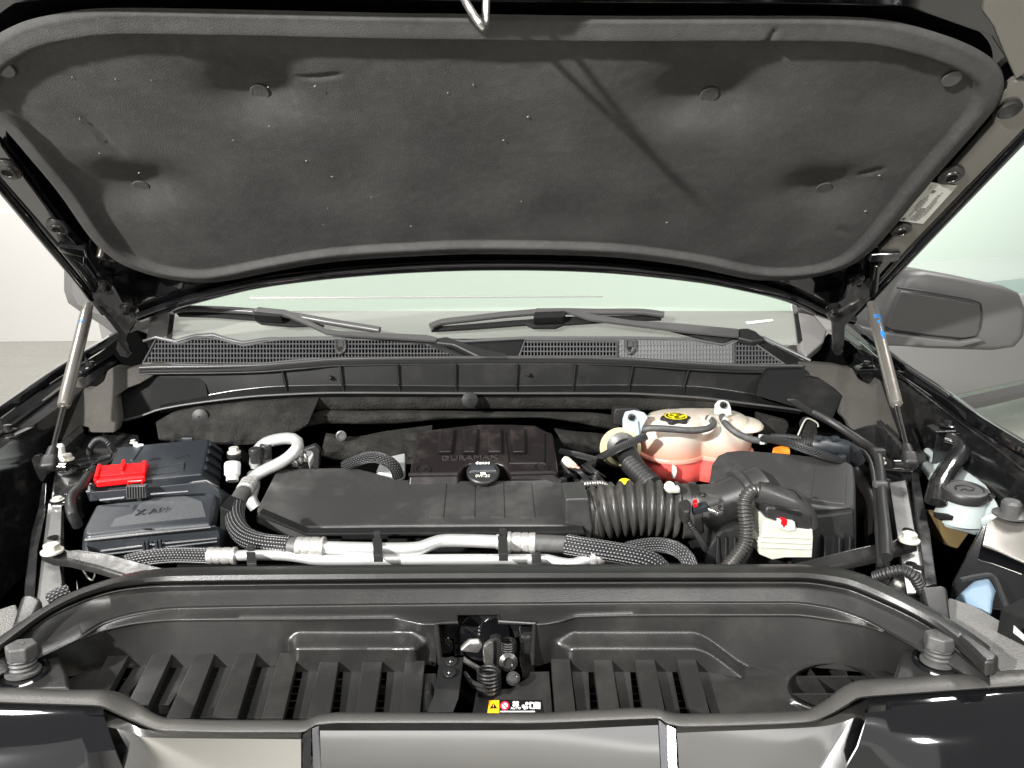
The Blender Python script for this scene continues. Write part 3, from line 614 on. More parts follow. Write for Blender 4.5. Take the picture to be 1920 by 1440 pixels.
hinge([(1632, 530), (1610, 522), (1594, 532), (1585, 560), (1560, 575), (1551, 590), (1562, 606), (1563, 640), (1560, 655), (1570, 668), (1580, 664), (1584, 640), (1585, 612), (1615, 578), (1632, 560)], [(1613, 535), (1568, 588)], 'black hood hinge near the mirror on the coolant tank side')
# ================================================================== gas struts
def strut(foot, neck, top, label, marks):
    f = P(foot[0], foot[1], z=1.262); t0 = P(top[0], top[1], y=1.0)
    d = None
    # neck lies on the line foot-top
    n = f.lerp(t0, (foot[1]-neck[1])/(foot[1]-top[1])*.93)
    s = thing('gas_strut', label, 'gas strut', f, 'gas struts holding the hood up'); ax = (t0-f).normalized()
    part('cylinder', lathe([(.0055, -.004), (.0105, -.001), (.0118, .004), (.0118, .02), (.0122, .021), (.0122, (t0-n).length-.03), (.0108, (t0-n).length-.025), (.0095, (t0-n).length-.012), (.0095, (t0-n).length)], n, ax, 24), m_tube, s)
    part('rod', lathe([(.0048, 0), (.0048, (n-f).length)], f, ax, 18), m_rod, s)
    part('ball_socket', join(box(f+V((0, 0, 0)), (.026, .022, .030), ax.to_track_quat('Z', 'Y').to_matrix(), .007, 3), lathe([(.010, 0), (.011, .01), (.0085, .032)], f, ax, 18)), m_rub, s)
    part('ball_stud', lathe([(.008, -.03), (.008, .0), (.012, .004), (.012, .008)], f+V((0, 0, -.008)), (1 if foot[0] > 900 else -1, 0, 0), 16), m_rail, s)
    side = V((0, -1, .1)); side = (side-ax*side.dot(ax)).normalized(); xx = ax.cross(side)
    L = (t0-n).length
    for k, (u, w0, w1, hh) in enumerate(marks):
        rows = [[n+ax*(L*u+hh*q)+(side*math.cos(a)+xx*math.sin(a))*.01245 for a in [w0+(w1-w0)*i/6 for i in range(7)]] for q in (0, 1)]
        part('blue_mark', grid(rows, thick=-.0004), m_bpr, s)
    return s
lines = [(.70, -.7, .5, .0016), (.715, -.7, .5, .0016), (.73, -.7, .5, .0016)]
strut((93, 868), (118, 765), (166, 572), 'silver gas strut beside the fuse box with three short blue stripes', [(.765+.014*k, -.2, .5, .0016) for k in range(3)])
strut((1706, 862), (1682, 765), (1634, 570), 'silver gas strut beside the coolant tank printed with blue emblem and stripes', [(.80, -.9, .7, .0018), (.815, -.9, .7, .0018), (.83, -.9, .7, .0018), (.74, -.5, -.1, .010), (.69, -.05, .25, .006), (.60, -.5, -.15, .018), (.615, -.1, .3, .012), (.65, -.4, .1, .003), (.585, -.3, .25, .004)])
# ball brackets on the body
part('strut_bracket', prism([P(a, b, y=.69) for a, b in ((58, 862), (64, 854), (74, 853), (84, 868), (88, 890), (80, 905), (74, 900), (66, 885))], (0, .01, 0), .002), m_rail, truck)
part('strut_bracket', prism([P(a, b, y=.70) for a, b in ((1716, 850), (1730, 845), (1742, 855), (1744, 868), (1732, 885), (1724, 900), (1715, 890), (1712, 865))], (0, .01, 0), .002), m_rail, truck)
# ================================================================== mirrors
mr = thing('side_mirror', 'large grey plastic side mirror in front of the silver car', 'mirror', P(1700, 650, y=1.35))
shell = [(1652, 606), (1664, 574), (1683, 536), (1694, 520), (1708, 511), (1735, 507), (1800, 518), (1893, 538), (1922, 551), (1936, 585), (1930, 635), (1912, 655), (1872, 661), (1747, 657), (1664, 650), (1648, 640)]
fr_ = [P(a, b, y=1.30) for a, b in shell]; cc = sum(fr_, V())/len(fr_)
part('mirror_shell', grid([[cc+(p-cc)*k+V((0, dy, 0)) for p in fr_] for k, dy in ((.02, -.012), (.5, -.012), (.84, -.006), (.94, .006), (1, .03), (1.0, .12), (.96, .18), (.5, .20))], closed=True), m_mir, mr, smooth=60)
pan = [(1657, 612), (1671, 572), (1684, 544), (1760, 555), (1826, 568), (1838, 582), (1833, 618), (1826, 630), (1800, 634), (1740, 628), (1668, 618)]
part('mirror_panel', prism([P(a, b, y=1.29) for a, b in pan], (0, -.012, 0), .006, 3), m_mir2, mr, 'raised inset panel of the mirror shell')
part('panel_gap', tube([P(a, b, y=1.279) for a, b in ((1682, 539), (1760, 551), (1826, 564), (1840, 578), (1836, 615))], .0025, 8), m_rub, mr)
part('mirror_arm', prism([P(a, b, y=1.27) for a, b in ((1600, 618), (1612, 612), (1668, 624), (1740, 634), (1800, 640), (1838, 634), (1850, 640), (1800, 652), (1700, 650), (1640, 648), (1610, 640))], (0, .06, 0), .008, 3), m_mir, mr)
ml = thing('side_mirror', 'grey side mirror partly hidden by the raised hood, white wall behind', 'mirror', P(180, 610, y=1.35))
sh = [(120, 440), (114, 490), (114, 545), (122, 570), (150, 590), (190, 614), (216, 634), (240, 632), (260, 590), (240, 470), (180, 430)]
fl_ = [P(a, b, y=1.32) for a, b in sh]; cc = sum(fl_, V())/len(fl_)
part('mirror_shell', grid([[cc+(p-cc)*k+V((0, dy, 0)) for p in fl_] for k, dy in ((.02, -.012), (.5, -.012), (.84, -.006), (.94, .006), (1, .03), (1.0, .12), (.96, .18), (.5, .20))], closed=True), m_mir, ml, smooth=60)
part('mirror_panel', prism([P(a, b, y=1.30) for a, b in ((136, 480), (137, 552), (148, 572), (200, 598), (235, 612), (250, 560), (200, 450))], (0, -.012, 0), .006, 3), m_mir, ml)
# ================================================================== cowl
cowl = thing('cowl_panel', 'ribbed black cowl panel with mesh vents below the windscreen', 'cowl panel', V((0, 1.0, 1.33)))
def CW(px, py, dy=0.): return P(px, py, y=interp([(630, 1.055), (690, .96), (800, .955)], py)+dy)
def inpoly(x, y, poly):
    c = False; n = len(poly)
    for i in range(n):
        x1, y1 = poly[i]; x2, y2 = poly[(i+1) % n]
        if (y1 > y) != (y2 > y) and x < (x2-x1)*(y-y1)/(y2-y1)+x1: c = not c
    return c
def clipseg(a, b, poly, n=90):
    """pieces of a-b inside poly"""
    out = []; cur = None
    for i in range(n+1):
        t = i/n; p = (a[0]+(b[0]-a[0])*t, a[1]+(b[1]-a[1])*t)
        if inpoly(p[0], p[1], poly):
            if cur is None: cur = p
            last = p
        elif cur is not None:
            if abs(last[0]-cur[0])+abs(last[1]-cur[1]) > 2: out.append((cur, last))
            cur = None
    if cur is not None and abs(last[0]-cur[0])+abs(last[1]-cur[1]) > 2: out.append((cur, last))
    return out
def vent(poly, skew, solid=None, lab=None):
    bars = bmesh.new(); x0 = min(p[0] for p in poly); x1 = max(p[0] for p in poly); y0 = min(p[1] for p in poly); y1 = max(p[1] for p in poly)
    def bar(a, b, wx, wy, d0):
        h = .5; q = [(a[0]-wx*h, a[1]-wy*h), (b[0]-wx*h, b[1]-wy*h), (b[0]+wx*h, b[1]+wy*h), (a[0]+wx*h, a[1]+wy*h)]
        add(bars, prism([CW(u, v, d0) for u, v in q], (0, .006, -.004)))
    x = x0+4
    while x < x1:
        for a, b in clipseg((x+skew*(y1-y0), y0-1), (x, y1+1), poly): bar(a, b, 1.7, 0, 0)
        x += 6.15
    y = y0+4
    while y < y1:
        for a, b in clipseg((x0, y), (x1, y), poly, 300): bar(a, b, 0, 1.9, -.0012)
        y += 8.8
    v = part('vent_mesh', bars, m_vent, cowl, lab, kind='stuff')
    fr = [CW(a, b, -.002) for a, b in poly+poly[:1]]
    part('vent_frame', tube(fr, .0022, 8, smooth=False), m_vent, cowl)
    part('vent_void', prism([CW(a, b, .014) for a, b in poly], (0, .004, 0)), m_void, cowl)
    return v
vent([(268, 682), (293, 635), (330, 643), (345, 642), (365, 634), (385, 632), (400, 633), (425, 640), (455, 648), (470, 647), (500, 640), (530, 637), (627, 637), (630, 655), (640, 662), (646, 655), (649, 637), (772, 637), (868, 669), (640, 671), (560, 675), (480, 683), (400, 685)], .0)
RT = [(973, 669), (985, 637), (1158, 638), (1158, 671)]
vent(RT, 0)
vent([(1376, 684), (1376, 643), (1395, 636), (1405, 637), (1470, 682)], .0)
bl = [(1160, 671), (1160, 638), (1172, 638), (1176, 655), (1184, 660), (1190, 638), (1295, 640), (1330, 645), (1355, 650), (1374, 644), (1374, 684), (1290, 679)]
part('vent_blank', prism([CW(a, b, .003) for a, b in bl], (0, .006, 0)), m_cowlL, cowl, 'blanked off pale section of the vent mesh')
bb = bmesh.new()
x = 1163
while x < 1374:
    for a, b in clipseg((x, 634), (x, 690), bl): add(bb, prism([CW(a[0]-.9, a[1], 0), CW(a[0]+.9, a[1], 0), CW(b[0]+.9, b[1], 0), CW(b[0]-.9, b[1], 0)], (0, .006, 0)))
    x += 6.15
for y in (646, 655, 664, 673, 681):
    for a, b in clipseg((1160, y), (1374, y), bl, 200): add(bb, prism([CW(a[0], y-.9, -.001), CW(b[0], y-.9, -.001), CW(b[0], y+.9, -.001), CW(a[0], y+.9, -.001)], (0, .006, 0)))
part('vent_mesh', bb, m_cowlL, cowl, kind='stuff')
part('cowl_wedge', prism([CW(a, b, -.004) for a, b in ((1402, 634), (1432, 637), (1512, 679), (1472, 683))], (0, .01, -.004), .002), m_plas, cowl)
for x in (638, 1182):
    part('clip_socket', tube([CW(x-9, 638, -.004), CW(x-8, 655, -.006), CW(x, 663, -.007), CW(x+8, 655, -.006), CW(x+9, 638, -.004)], .003, 10), m_cowl, cowl)
    part('clip', prism([CW(x-6, 638, .0), CW(x+6, 638, 0), CW(x+6, 650, -.004), CW(x-6, 650, -.004)], (0, .006, 0), .001), m_gcap, cowl)
# upper cowl skin between vents and glass
topc = [(268, 640), (293, 632), (330, 640), (365, 630), (400, 628), (425, 636), (455, 643), (500, 636), (640, 634), (772, 634), (870, 640), (985, 634), (1172, 634), (1295, 636), (1355, 646), (1395, 630), (1432, 634), (1520, 676)]
part('cowl_edge', tube([CW(a, b, .0) for a, b in topc], .0032, 8, smooth=False), m_vent, cowl)
part('cowl_skin', grid([[CW(a, b, .006) for a, b in topc], [CW(a, b-4, .05) for a, b in topc]], thick=.002), m_plas, cowl)
part('cowl_skin', prism([CW(868, 669, .004), CW(772, 636, .004), CW(985, 636, .004), CW(973, 669, .004)], (0, .006, 0)), m_plas, cowl)
# seal lip and shelf
lipx = [250, 296, 400, 480, 560, 640, 770, 900, 1040, 1180, 1290, 1400, 1510]
lipy = [(250, 690), (296, 688), (400, 687), (480, 685), (560, 679), (640, 673), (770, 671), (900, 670), (1040, 670), (1180, 673), (1290, 680), (1400, 685), (1510, 686)]
xs_ = [262+i*(1505-262)/100 for i in range(101)]
def L1(x): return spl(lipy, x)
part('seal_lip', tube([CW(x, L1(x), -.012) for x in xs_], .0034, 10, smooth=False), m_cowl, cowl)
part('seal_band', grid([[CW(x, L1(x)+1, -.010) for x in xs_], [CW(x, L1(x)+5, -.004) for x in xs_], [CW(x, L1(x)+11, -.010) for x in xs_]], thick=.003), m_rub, cowl)
part('seal_bead', tube([CW(x, L1(x)+12.5, -.012) for x in xs_], .0026, 10, smooth=False), m_plas, cowl)
wj = [(225, 775), (300, 757), (390, 741), (450, 731), (530, 724), (640, 722), (900, 724), (1160, 722), (1290, 724), (1400, 737), (1500, 757), (1560, 775)]
fj = [(225, 790), (260, 782), (300, 768), (400, 752), (500, 742), (640, 737), (900, 738), (1150, 738), (1300, 745), (1400, 757), (1500, 770), (1560, 783)]
YW, YF = .956, .912
xw = [300+i*(1500-300)/96 for i in range(97)]
wall = [[P(x, L1(x)+11, y=YW+.002) for x in xw], [P(x, L1(x)+16, y=YW) for x in xw], [P(x, spl(wj, x), y=YW-.004) for x in xw], [P(x, spl(wj, x)+.5, y=YW-.008) for x in xw], [P(x, spl(fj, x)-2, y=YF+.004) for x in xw], [P(x, spl(fj, x), y=YF) for x in xw], [P(x, spl(fj, x)+7, y=YF+.01) for x in xw]]
part('shelf', grid(wall), m_plas, cowl, smooth=30)
part('shelf_edge', tube([P(x, spl(fj, x)-.5, y=YF) for x in [232+i*(1552-232)/90 for i in range(91)]], .0026, 10, smooth=False), m_cowl, cowl)
part('shelf_fillet', tube([P(x, spl(wj, x), y=YW-.006) for x in [305+i*(1495-305)/90 for i in range(91)]], .0016, 8, smooth=False), m_edge, cowl)
for x in (530, 638, 745, 853, 968, 1076, 1183, 1287):
    a = L1(x)+11; dx = interp([(400, 14), (853, 1), (1290, -12)], x); jj, ff = spl(wj, x), spl(fj, x)
    part('rib', prism([P(x, a, y=YW), P(x-dx*.3, a+2, y=YW-.008), P(x+dx*.35, jj-4, y=YW-.010), P(x+dx*.6, ff-4, y=YF+.004), P(x+dx*.6, ff-2, y=YF+.006), P(x+dx*.2, jj, y=YW)], (.0034, 0, 0), .0008, 1), m_plas, cowl)
for x, y in ((620, 708), (990, 702)):
    part('screw', lathe([(.005, 0), (.005, .004), (.003, .006), (.0026, .010)], P(x, y, y=YW-.006), (0, -1, .2), 14), m_plas, cowl)
for x, y in ((405, 745), (590, 731), (800, 733), (1020, 733), (1230, 733), (1415, 750)):
    part('clip', lathe([(.011, 0), (.011, .0015), (.007, .003), (.005, .0015)], P(x, y, y=.935), (0, -.25, 1), 18), m_plas, cowl)
# dark end panels of the shelf
part('shelf_end', prism([P(a, b, y=.958-.0003*(b-700)) for a, b in ((280, 694), (366, 697), (386, 722), (390, 744), (300, 770), (236, 792), (190, 780), (200, 730), (262, 700))], (0, .02, 0), .0015), m_matte, cowl)
part('shelf_end', prism([P(a, b, y=.93-.0006*(b-700)) for a, b in ((1510, 692), (1442, 694), (1424, 716), (1418, 742), (1500, 766), (1562, 784), (1580, 742), (1560, 725), (1540, 711), (1512, 706))], (0, .02, 0), .0015), m_matte, cowl)

# ================================================================== wipers
def wiper(lab, c, body, rub, arm, head, dark, hw=.008):
    t = thing('windscreen_wiper', lab, 'wiper', W(*c), 'wipers resting at the foot of the windscreen')
    part('blade_cover', tube([W(a, b, .030) for a, b in body], .0098, 14, 8, flat=.8), m_wip, t)
    part('wiper_rubber', prism([W(a, b, .012) for a, b in rub], WN*.008, .002), m_rub, t)
    part('wiper_arm', prism([W(a, b, .040) for a, b in arm], WN*-.008, .002), m_wip, t)
    part('arm_side', prism([W(a, b, .026) for a, b in dark], WN*-.010, .003), m_rub, t)
    part('arm_head', prism([W(a, b, .034) for a, b in head], WN*-.016, .005, 3), m_rub, t)
    return t
wl = wiper('windscreen wiper above the long mesh vent, its blade ending by the grey pillar cover', (620, 620),
      [(325, 582), (350, 579), (400, 580), (470, 584), (550, 592), (620, 604), (712, 619)],
      [(330, 588), (400, 589), (470, 594), (560, 601), (610, 614), (545, 615), (490, 610), (478, 603), (400, 597), (336, 595)],
      [(478, 580), (484, 575), (536, 580), (562, 592), (612, 616), (640, 620), (800, 627), (820, 632), (818, 638), (640, 627), (612, 624), (560, 600), (530, 588), (480, 587)],
      [(822, 632), (838, 630), (900, 652), (948, 661), (955, 670), (900, 670), (850, 646), (816, 642)],
      [(665, 627), (818, 634), (830, 648), (875, 668), (860, 668), (800, 645), (700, 634)])
part('wiper_adapter', prism([W(a, b, .044) for a, b in ((472, 582), (520, 588), (528, 594), (474, 590))], WN*-.02, .003), m_plas, wl)
wr = wiper('windscreen wiper over the half blanked vent, its blade tip near the middle', (1240, 610),
      [(808, 612), (830, 604), (880, 598), (960, 589), (1040, 584), (1120, 585), (1200, 585), (1245, 590)],
      [(808, 617), (880, 612), (960, 605), (1060, 598), (1160, 596), (1240, 595), (1240, 602), (1160, 605), (1056, 612), (1042, 618), (1000, 618), (986, 612), (880, 620), (809, 624)],
      [(1000, 582), (1006, 577), (1072, 577), (1108, 588), (1185, 600), (1280, 606), (1385, 616), (1386, 630), (1280, 620), (1185, 608), (1105, 598), (1068, 585), (1004, 588)],
      [(1384, 615), (1402, 614), (1418, 620), (1436, 636), (1412, 640), (1384, 633)],
      [(1235, 611), (1384, 630), (1360, 640), (1345, 639)])
part('wiper_adapter', prism([W(a, b, .044) for a, b in ((1002, 584), (1062, 582), (1056, 594), (1000, 596))], WN*-.02, .003), m_plas, wr)
part('washer_strip', prism([W(a, b, .002) for a, b in ((1398, 604), (1448, 599), (1450, 602), (1402, 608))], WN*.001), m_wpr, truck)

# ================================================================== firewall felt
blk = thing('firewall_insulation', 'creased dark grey felt insulation along the firewall behind the engine', 'insulation', V((-.1, .93, 1.2)))
def felt(name, top, bot, yt, yb, amp, m=m_blanket, n=70, mrows=14, seed=0., belly=.02):
    rows = []; X0 = max(top[0][0], bot[0][0]*0-1e9); 
    for j in range(mrows+1):
        v = j/mrows; r = []
        for i in range(n+1):
            u = i/n; xt = top[0][0]+(top[-1][0]-top[0][0])*u; xb = bot[0][0]+(bot[-1][0]-bot[0][0])*u
            x = xt+(xb-xt)*v; y = spl(top, xt)+(spl(bot, xb)-spl(top, xt))*v
            d = belly*math.sin(PI*min(1, max(0, v)))**.6+amp*noise.noise(V((x*.02, y*.05, seed)))+amp*.45*noise.noise(V((x*.07, y*.12, seed+5)))
            r.append(P(x, y, y=yt+(yb-yt)*v-d))
        rows.append(r)
    g = grid(rows, thick=.012, tdir=(0, 1, 0)); return part(name, g, m, blk, smooth=60)
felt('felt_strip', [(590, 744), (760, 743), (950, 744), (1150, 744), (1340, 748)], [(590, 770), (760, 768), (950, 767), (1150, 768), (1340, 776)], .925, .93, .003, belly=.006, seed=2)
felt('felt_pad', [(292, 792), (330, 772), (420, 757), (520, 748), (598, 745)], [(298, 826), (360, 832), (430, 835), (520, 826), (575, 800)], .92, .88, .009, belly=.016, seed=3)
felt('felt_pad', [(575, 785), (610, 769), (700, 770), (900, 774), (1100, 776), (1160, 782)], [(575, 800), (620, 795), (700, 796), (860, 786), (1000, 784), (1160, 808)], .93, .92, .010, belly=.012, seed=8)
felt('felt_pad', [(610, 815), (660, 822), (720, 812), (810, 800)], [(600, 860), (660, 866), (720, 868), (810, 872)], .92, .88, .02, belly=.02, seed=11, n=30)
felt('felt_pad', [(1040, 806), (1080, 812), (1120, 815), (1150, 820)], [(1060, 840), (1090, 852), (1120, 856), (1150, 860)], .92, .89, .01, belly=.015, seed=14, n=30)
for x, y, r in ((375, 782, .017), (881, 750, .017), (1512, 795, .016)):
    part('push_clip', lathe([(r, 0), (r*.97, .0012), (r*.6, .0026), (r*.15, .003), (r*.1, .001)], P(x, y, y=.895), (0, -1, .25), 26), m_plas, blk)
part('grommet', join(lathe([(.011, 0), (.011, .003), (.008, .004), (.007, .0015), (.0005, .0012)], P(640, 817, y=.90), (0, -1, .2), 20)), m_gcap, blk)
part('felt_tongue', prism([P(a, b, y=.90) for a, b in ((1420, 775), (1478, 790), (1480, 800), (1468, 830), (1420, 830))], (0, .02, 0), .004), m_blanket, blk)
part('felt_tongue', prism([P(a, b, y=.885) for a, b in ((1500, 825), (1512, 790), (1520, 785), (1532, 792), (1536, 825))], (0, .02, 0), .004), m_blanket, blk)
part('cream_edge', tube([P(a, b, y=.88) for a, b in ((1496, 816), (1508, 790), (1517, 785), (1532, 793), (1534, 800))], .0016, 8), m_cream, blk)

# ================================================================== radiator cover
cov = thing('radiator_cover', 'grained black plastic radiator cover with slatted trough behind the grille', 'radiator cover', V((0, .15, 1.17)))
CX0, CX1, NX = -60., 1856., 420
rimo = [(-60, 1232), (0, 1193), (67, 1147), (133, 1111), (200, 1087), (267, 1070), (333, 1064), (633, 1060), (960, 1058), (1280, 1058), (1480, 1058), (1563, 1063), (1613, 1075), (1680, 1106), (1730, 1132), (1780, 1160), (1847, 1205), (1882, 1234)]
rimi = [(-60, 1262), (0, 1222), (100, 1147), (167, 1117), (233, 1100), (300, 1094), (633, 1090), (960, 1088), (1280, 1087), (1497, 1087), (1580, 1098), (1647, 1123), (1747, 1174), (1830, 1245), (1882, 1290)]
l1 = [(-60, 1300), (60, 1240), (147, 1198), (200, 1167), (267, 1150), (333, 1142), (633, 1137), (960, 1134), (1280, 1132), (1480, 1132), (1547, 1140), (1613, 1160), (1660, 1184), (1760, 1240), (1882, 1310)]
l2 = [(-60, 1302), (60, 1242), (147, 1200), (200, 1180), (267, 1167), (333, 1162), (633, 1160), (735, 1159), (770, 1166), (800, 1171), (905, 1171), (1010, 1171), (1045, 1166), (1085, 1156), (1280, 1153), (1480, 1153), (1580, 1165), (1630, 1175), (1660, 1186), (1760, 1242), (1882, 1312)]
wb = [(-60, 1300), (60, 1280), (147, 1265), (200, 1252), (300, 1252), (520, 1250), (560, 1238), (780, 1238), (820, 1250), (1000, 1250), (1050, 1238), (1300, 1238), (1400, 1250), (1480, 1250), (1660, 1265), (1760, 1276), (1882, 1280)]
def zr(x, base, drop=.02): return base-drop*(sm(250, -60, x)+sm(1560, 1882, x))
xs = sorted(set([CX0+(CX1-CX0)*i/NX for i in range(NX+1)]+[818., 1003., 856., 935.]))
def crow_(tab, base, mix=None, k=0., dy=0.):
    r = []
    for x in xs:
        y = spl(tab, x)
        if mix: y += (spl(mix, x)-y)*k
        r.append(P(x, y+dy, z=zr(x, base)))
    return r
def bump_(x, t):
    wx = sm(538, 566, x)*sm(806, 776, x)+sm(1034, 1074, x)*(1-sm(1400, 1450, x))
    return wx
rowsC = [crow_(rimo, 1.225, dy=6), crow_(rimo, 1.258, dy=2), crow_(rimo, 1.2665), crow_(rimo, 1.271, rimi, .25), crow_(rimo, 1.2705, rimi, .55), crow_(rimo, 1.2655, rimi, .85), crow_(rimi, 1.261), crow_(rimi, 1.2560, dy=1.5), crow_(rimi, 1.2562, dy=4), crow_(rimi, 1.2575, dy=6), crow_(rimi, 1.2545, dy=9)]
for k in (.3, .6, .9): rowsC.append(crow_(rimi, 1.2545-.018*k, l1, max(k, .25)))
rowsC += [crow_(l1, 1.2345), crow_(l1, 1.2335, l2, .12), crow_(l1, 1.2315, l2, .5), crow_(l1, 1.2295, l2, .88), crow_(l2, 1.228), crow_(l2, 1.2255, dy=3)]
NW = 40
for j in range(1, NW+1):
    t = j/NW; r = []
    for x in xs:
        y2, yb = spl(l2, x)+3, spl(wb, x); z = zr(x, 1.2255-(1.2255-1.170)*t)
        py = y2+(yb-y2)*t; p = P(x, py, z=z)
        # pocket shelves: the wall steps towards the nose below them
        st = 1174+70*sm(1290, 1425, x); s = .024*sm(st, st+13, py-sm(560, 540, x)*8-sm(770, 800, x)*10-sm(1075, 1050, x)*10)*bump_(x, t); p.y -= s
        # recessed lens between the two bright edges
        r.append(p)
    rowsC.append(r)
g = grid(rowsC)
hole = [(818, 1166), (856, 1166), (856, 1147), (935, 1147), (935, 1166), (1003, 1166), (1003, 1330), (818, 1330)]
def topx(p):
    d = _R.transposed() @ (p-CAM); return (960+FPX*d.x/-d.z, 720-FPX*d.y/-d.z)
kill = [f for f in g.faces if inpoly(*topx(f.calc_center_median()), hole)]
bmesh.ops.delete(g, geom=kill, context='FACES')
part('cover_shell', g, m_cover, cov, smooth=50)
he = [P(a, b, z=1.229) for a, b in ((818, 1168), (856, 1167), (857, 1149), (934, 1149), (936, 1167), (1002, 1168))]
part('opening_edge', tube([P(826, 1245, z=1.178)]+he+[P(998, 1245, z=1.178)], .0034, 10, smooth=False), m_cover, cov)
for tab, zz, x0, x1 in ((l1, 1.2345, 150, 1658), (l2, 1.2282, 150, 815), (l2, 1.2282, 1006, 1655), (rimi, 1.2572, 60, 1800)):
    part('moulded_edge', tube([P(x, spl(tab, x)+(6 if tab is rimi else 0), z=zr(x, zz)) for x in [x0+(x1-x0)*i/160 for i in range(161)]], .0014 if tab is not rimi else .0009, 8, smooth=False), m_edge, cov, smooth=80)  # beads added so the creases show a bright line
# floor of the trough: recessed panels, raised slats, slots between
ZF0, ZF1 = 1.172, 1.160
def fz(py, off=0.): return interp([(1225, ZF0+.003), (1340, ZF1)], py)+off
slats = [((203, 242, 1227), (165, 204, 1297)), ((287, 323, 1225), (236, 279, 1322)), ((367, 403, 1224), (311, 357, 1346)), ((447, 482, 1223), (396, 445, 1346)), ((525, 560, 1223), (490, 531, 1346)), ((600, 635, 1240), (575, 618, 1346)), ((680, 717, 1240), (664, 701, 1346)), ((760, 797, 1238), (749, 787, 1346)),
         ((1033, 1068, 1235), (1042, 1081, 1346)), ((1112, 1147, 1235), (1126, 1165, 1346)), ((1190, 1227, 1234), (1209, 1250, 1346)), ((1268, 1304, 1233), (1296, 1334, 1346))]
for (a0, a1, at), (b0, b1, bt) in slats:
    part('slat', prism([P(a0, at, z=fz(at, .012)), P(a1, at, z=fz(at, .012)), P(b1, bt, z=fz(bt, .012)), P(b0, bt, z=fz(bt, .012))], (0, .002, -.011), .0012), m_cover, cov)
for i, ((a0, a1, at), (b0, b1, bt)) in enumerate(slats):
    if i in (7, 11): continue
    (n0, n1, nt), (m0, m1, mt) = slats[i+1]; ty = 1250
    sl0 = 5 if i < 8 else 8; sl1 = 17 if i < 8 else 14
    if i >= 8: tl, tr, br, bl_ = a1+2, n0-9, m0-18, b1+2
    else: tl, tr, br, bl_ = a1+9, n0+2, m0+6, b1+17
    part('recessed_panel', prism([P(tl, ty, z=fz(ty)), P(tr, ty, z=fz(ty)), P(br, bt, z=fz(bt)), P(bl_, bt, z=fz(bt))], (0, 0, -.012), .001), m_cover, cov)
    k = bmesh.new()
    for q in range(5):
        f = .25+.15*q; py = ty+(1340-ty)*f; xa = (a1+(b1-a1)*f) if i < 8 else (tr+(br-tr)*f); add(k, prism([P(xa-2, py, z=1.14), P(xa+20, py, z=1.14), P(xa+20, py+2, z=1.14), P(xa-2, py+2, z=1.14)], (0, .002, -.002)))
    part('slot_bars', k, m_brush, cov, kind='stuff')
part('floor_panel', prism([P(a, b, z=fz(b)) for a, b in ((100, 1288), (150, 1262), (200, 1250), (203, 1262), (186, 1297), (110, 1297))], (0, 0, -.01), .001), m_cover, cov)
part('floor_panel', prism([P(a, b, z=fz(b)) for a, b in ((797, 1262), (818, 1262), (822, 1346), (790, 1346))], (0, 0, -.01), .001), m_cover, cov)
lf = part('label_panel', prism([P(a, b, z=fz(b, .002)) for a, b in ((994, 1259), (1030, 1258), (1037, 1346), (884, 1346), (893, 1294), (958, 1290), (992, 1268))], (0, 0, -.012), .0012), m_cover, cov)
# right-hand panel with the round ribbed pocket
pout = [(1306, 1253), (1350, 1252), (1405, 1250), (1428, 1240), (1445, 1236), (1500, 1235), (1600, 1236), (1640, 1246), (1675, 1266), (1680, 1290), (1640, 1345), (1560, 1350), (1440, 1350), (1338, 1350)]
pc = (1558, 1288); N = 72
po, _ = resample([V((a, b, 0)) for a, b in pout+pout[:1]], 9)
def castray(an):
    best = None
    for a, b in zip(pout, pout[1:]+pout[:1]):
        dx, dy = math.cos(an), math.sin(an)*.5; ex, ey = b[0]-a[0], b[1]-a[1]; den = dx*ey-dy*ex
        if abs(den) < 1e-9: continue
        t = ((a[0]-pc[0])*ey-(a[1]-pc[1])*ex)/den; s = ((a[0]-pc[0])*dy-(a[1]-pc[1])*dx)/den
        if t > 0 and -1e-6 <= s <= 1+1e-6 and (best is None or t < best): best = t
    return (pc[0]+best*math.cos(an), pc[1]+best*math.sin(an)*.5)
angs = sorted([2*PI*k/N for k in range(N)]+[math.atan2((b-pc[1])/.5, a-pc[0]) % (2*PI) for a, b in pout])
rin = [(pc[0]+86*math.cos(a), pc[1]+46*math.sin(a)) for a in angs]
def ringp(k, dz): return [P(pc[0]+(x-pc[0])*k, pc[1]+(y-pc[1])*k, z=fz(y, dz)) for x, y in rin]
ro = [castray(a) for a in angs]
part('pocket_panel', grid([[P(x, y, z=fz(y, -.012)) for x, y in ro], [P(x, y, z=fz(y)) for x, y in ro], [P(o[0]+(i[0]-o[0])*.9, o[1]+(i[1]-o[1])*.9, z=fz(o[1]+(i[1]-o[1])*.9)) for o, i in zip(ro, rin)], ringp(1.0, .003), ringp(.95, .004), ringp(.90, .001), ringp(.87, -.006), ringp(.85, -.03), ringp(.4, -.034), ringp(.02, -.035)], closed=True), m_cover, cov, smooth=50)
def prib(a, b):
    part('pocket_rib', prism([P(a[0], a[1], z=fz(a[1], -.001)), P(b[0], b[1], z=fz(b[1], -.001)), P(b[0], b[1], z=fz(b[1], -.001))+V((0, 0, -.03)), P(a[0], a[1], z=fz(a[1], -.001))+V((0, 0, -.03))], (0.0006, .0018, 0)), m_cover, cov)
prib((1474, 1269), (1642, 1269)); prib((1474, 1302), (1642, 1302)); prib((1516, 1248), (1553, 1306)); prib((1572, 1240), (1612, 1300))
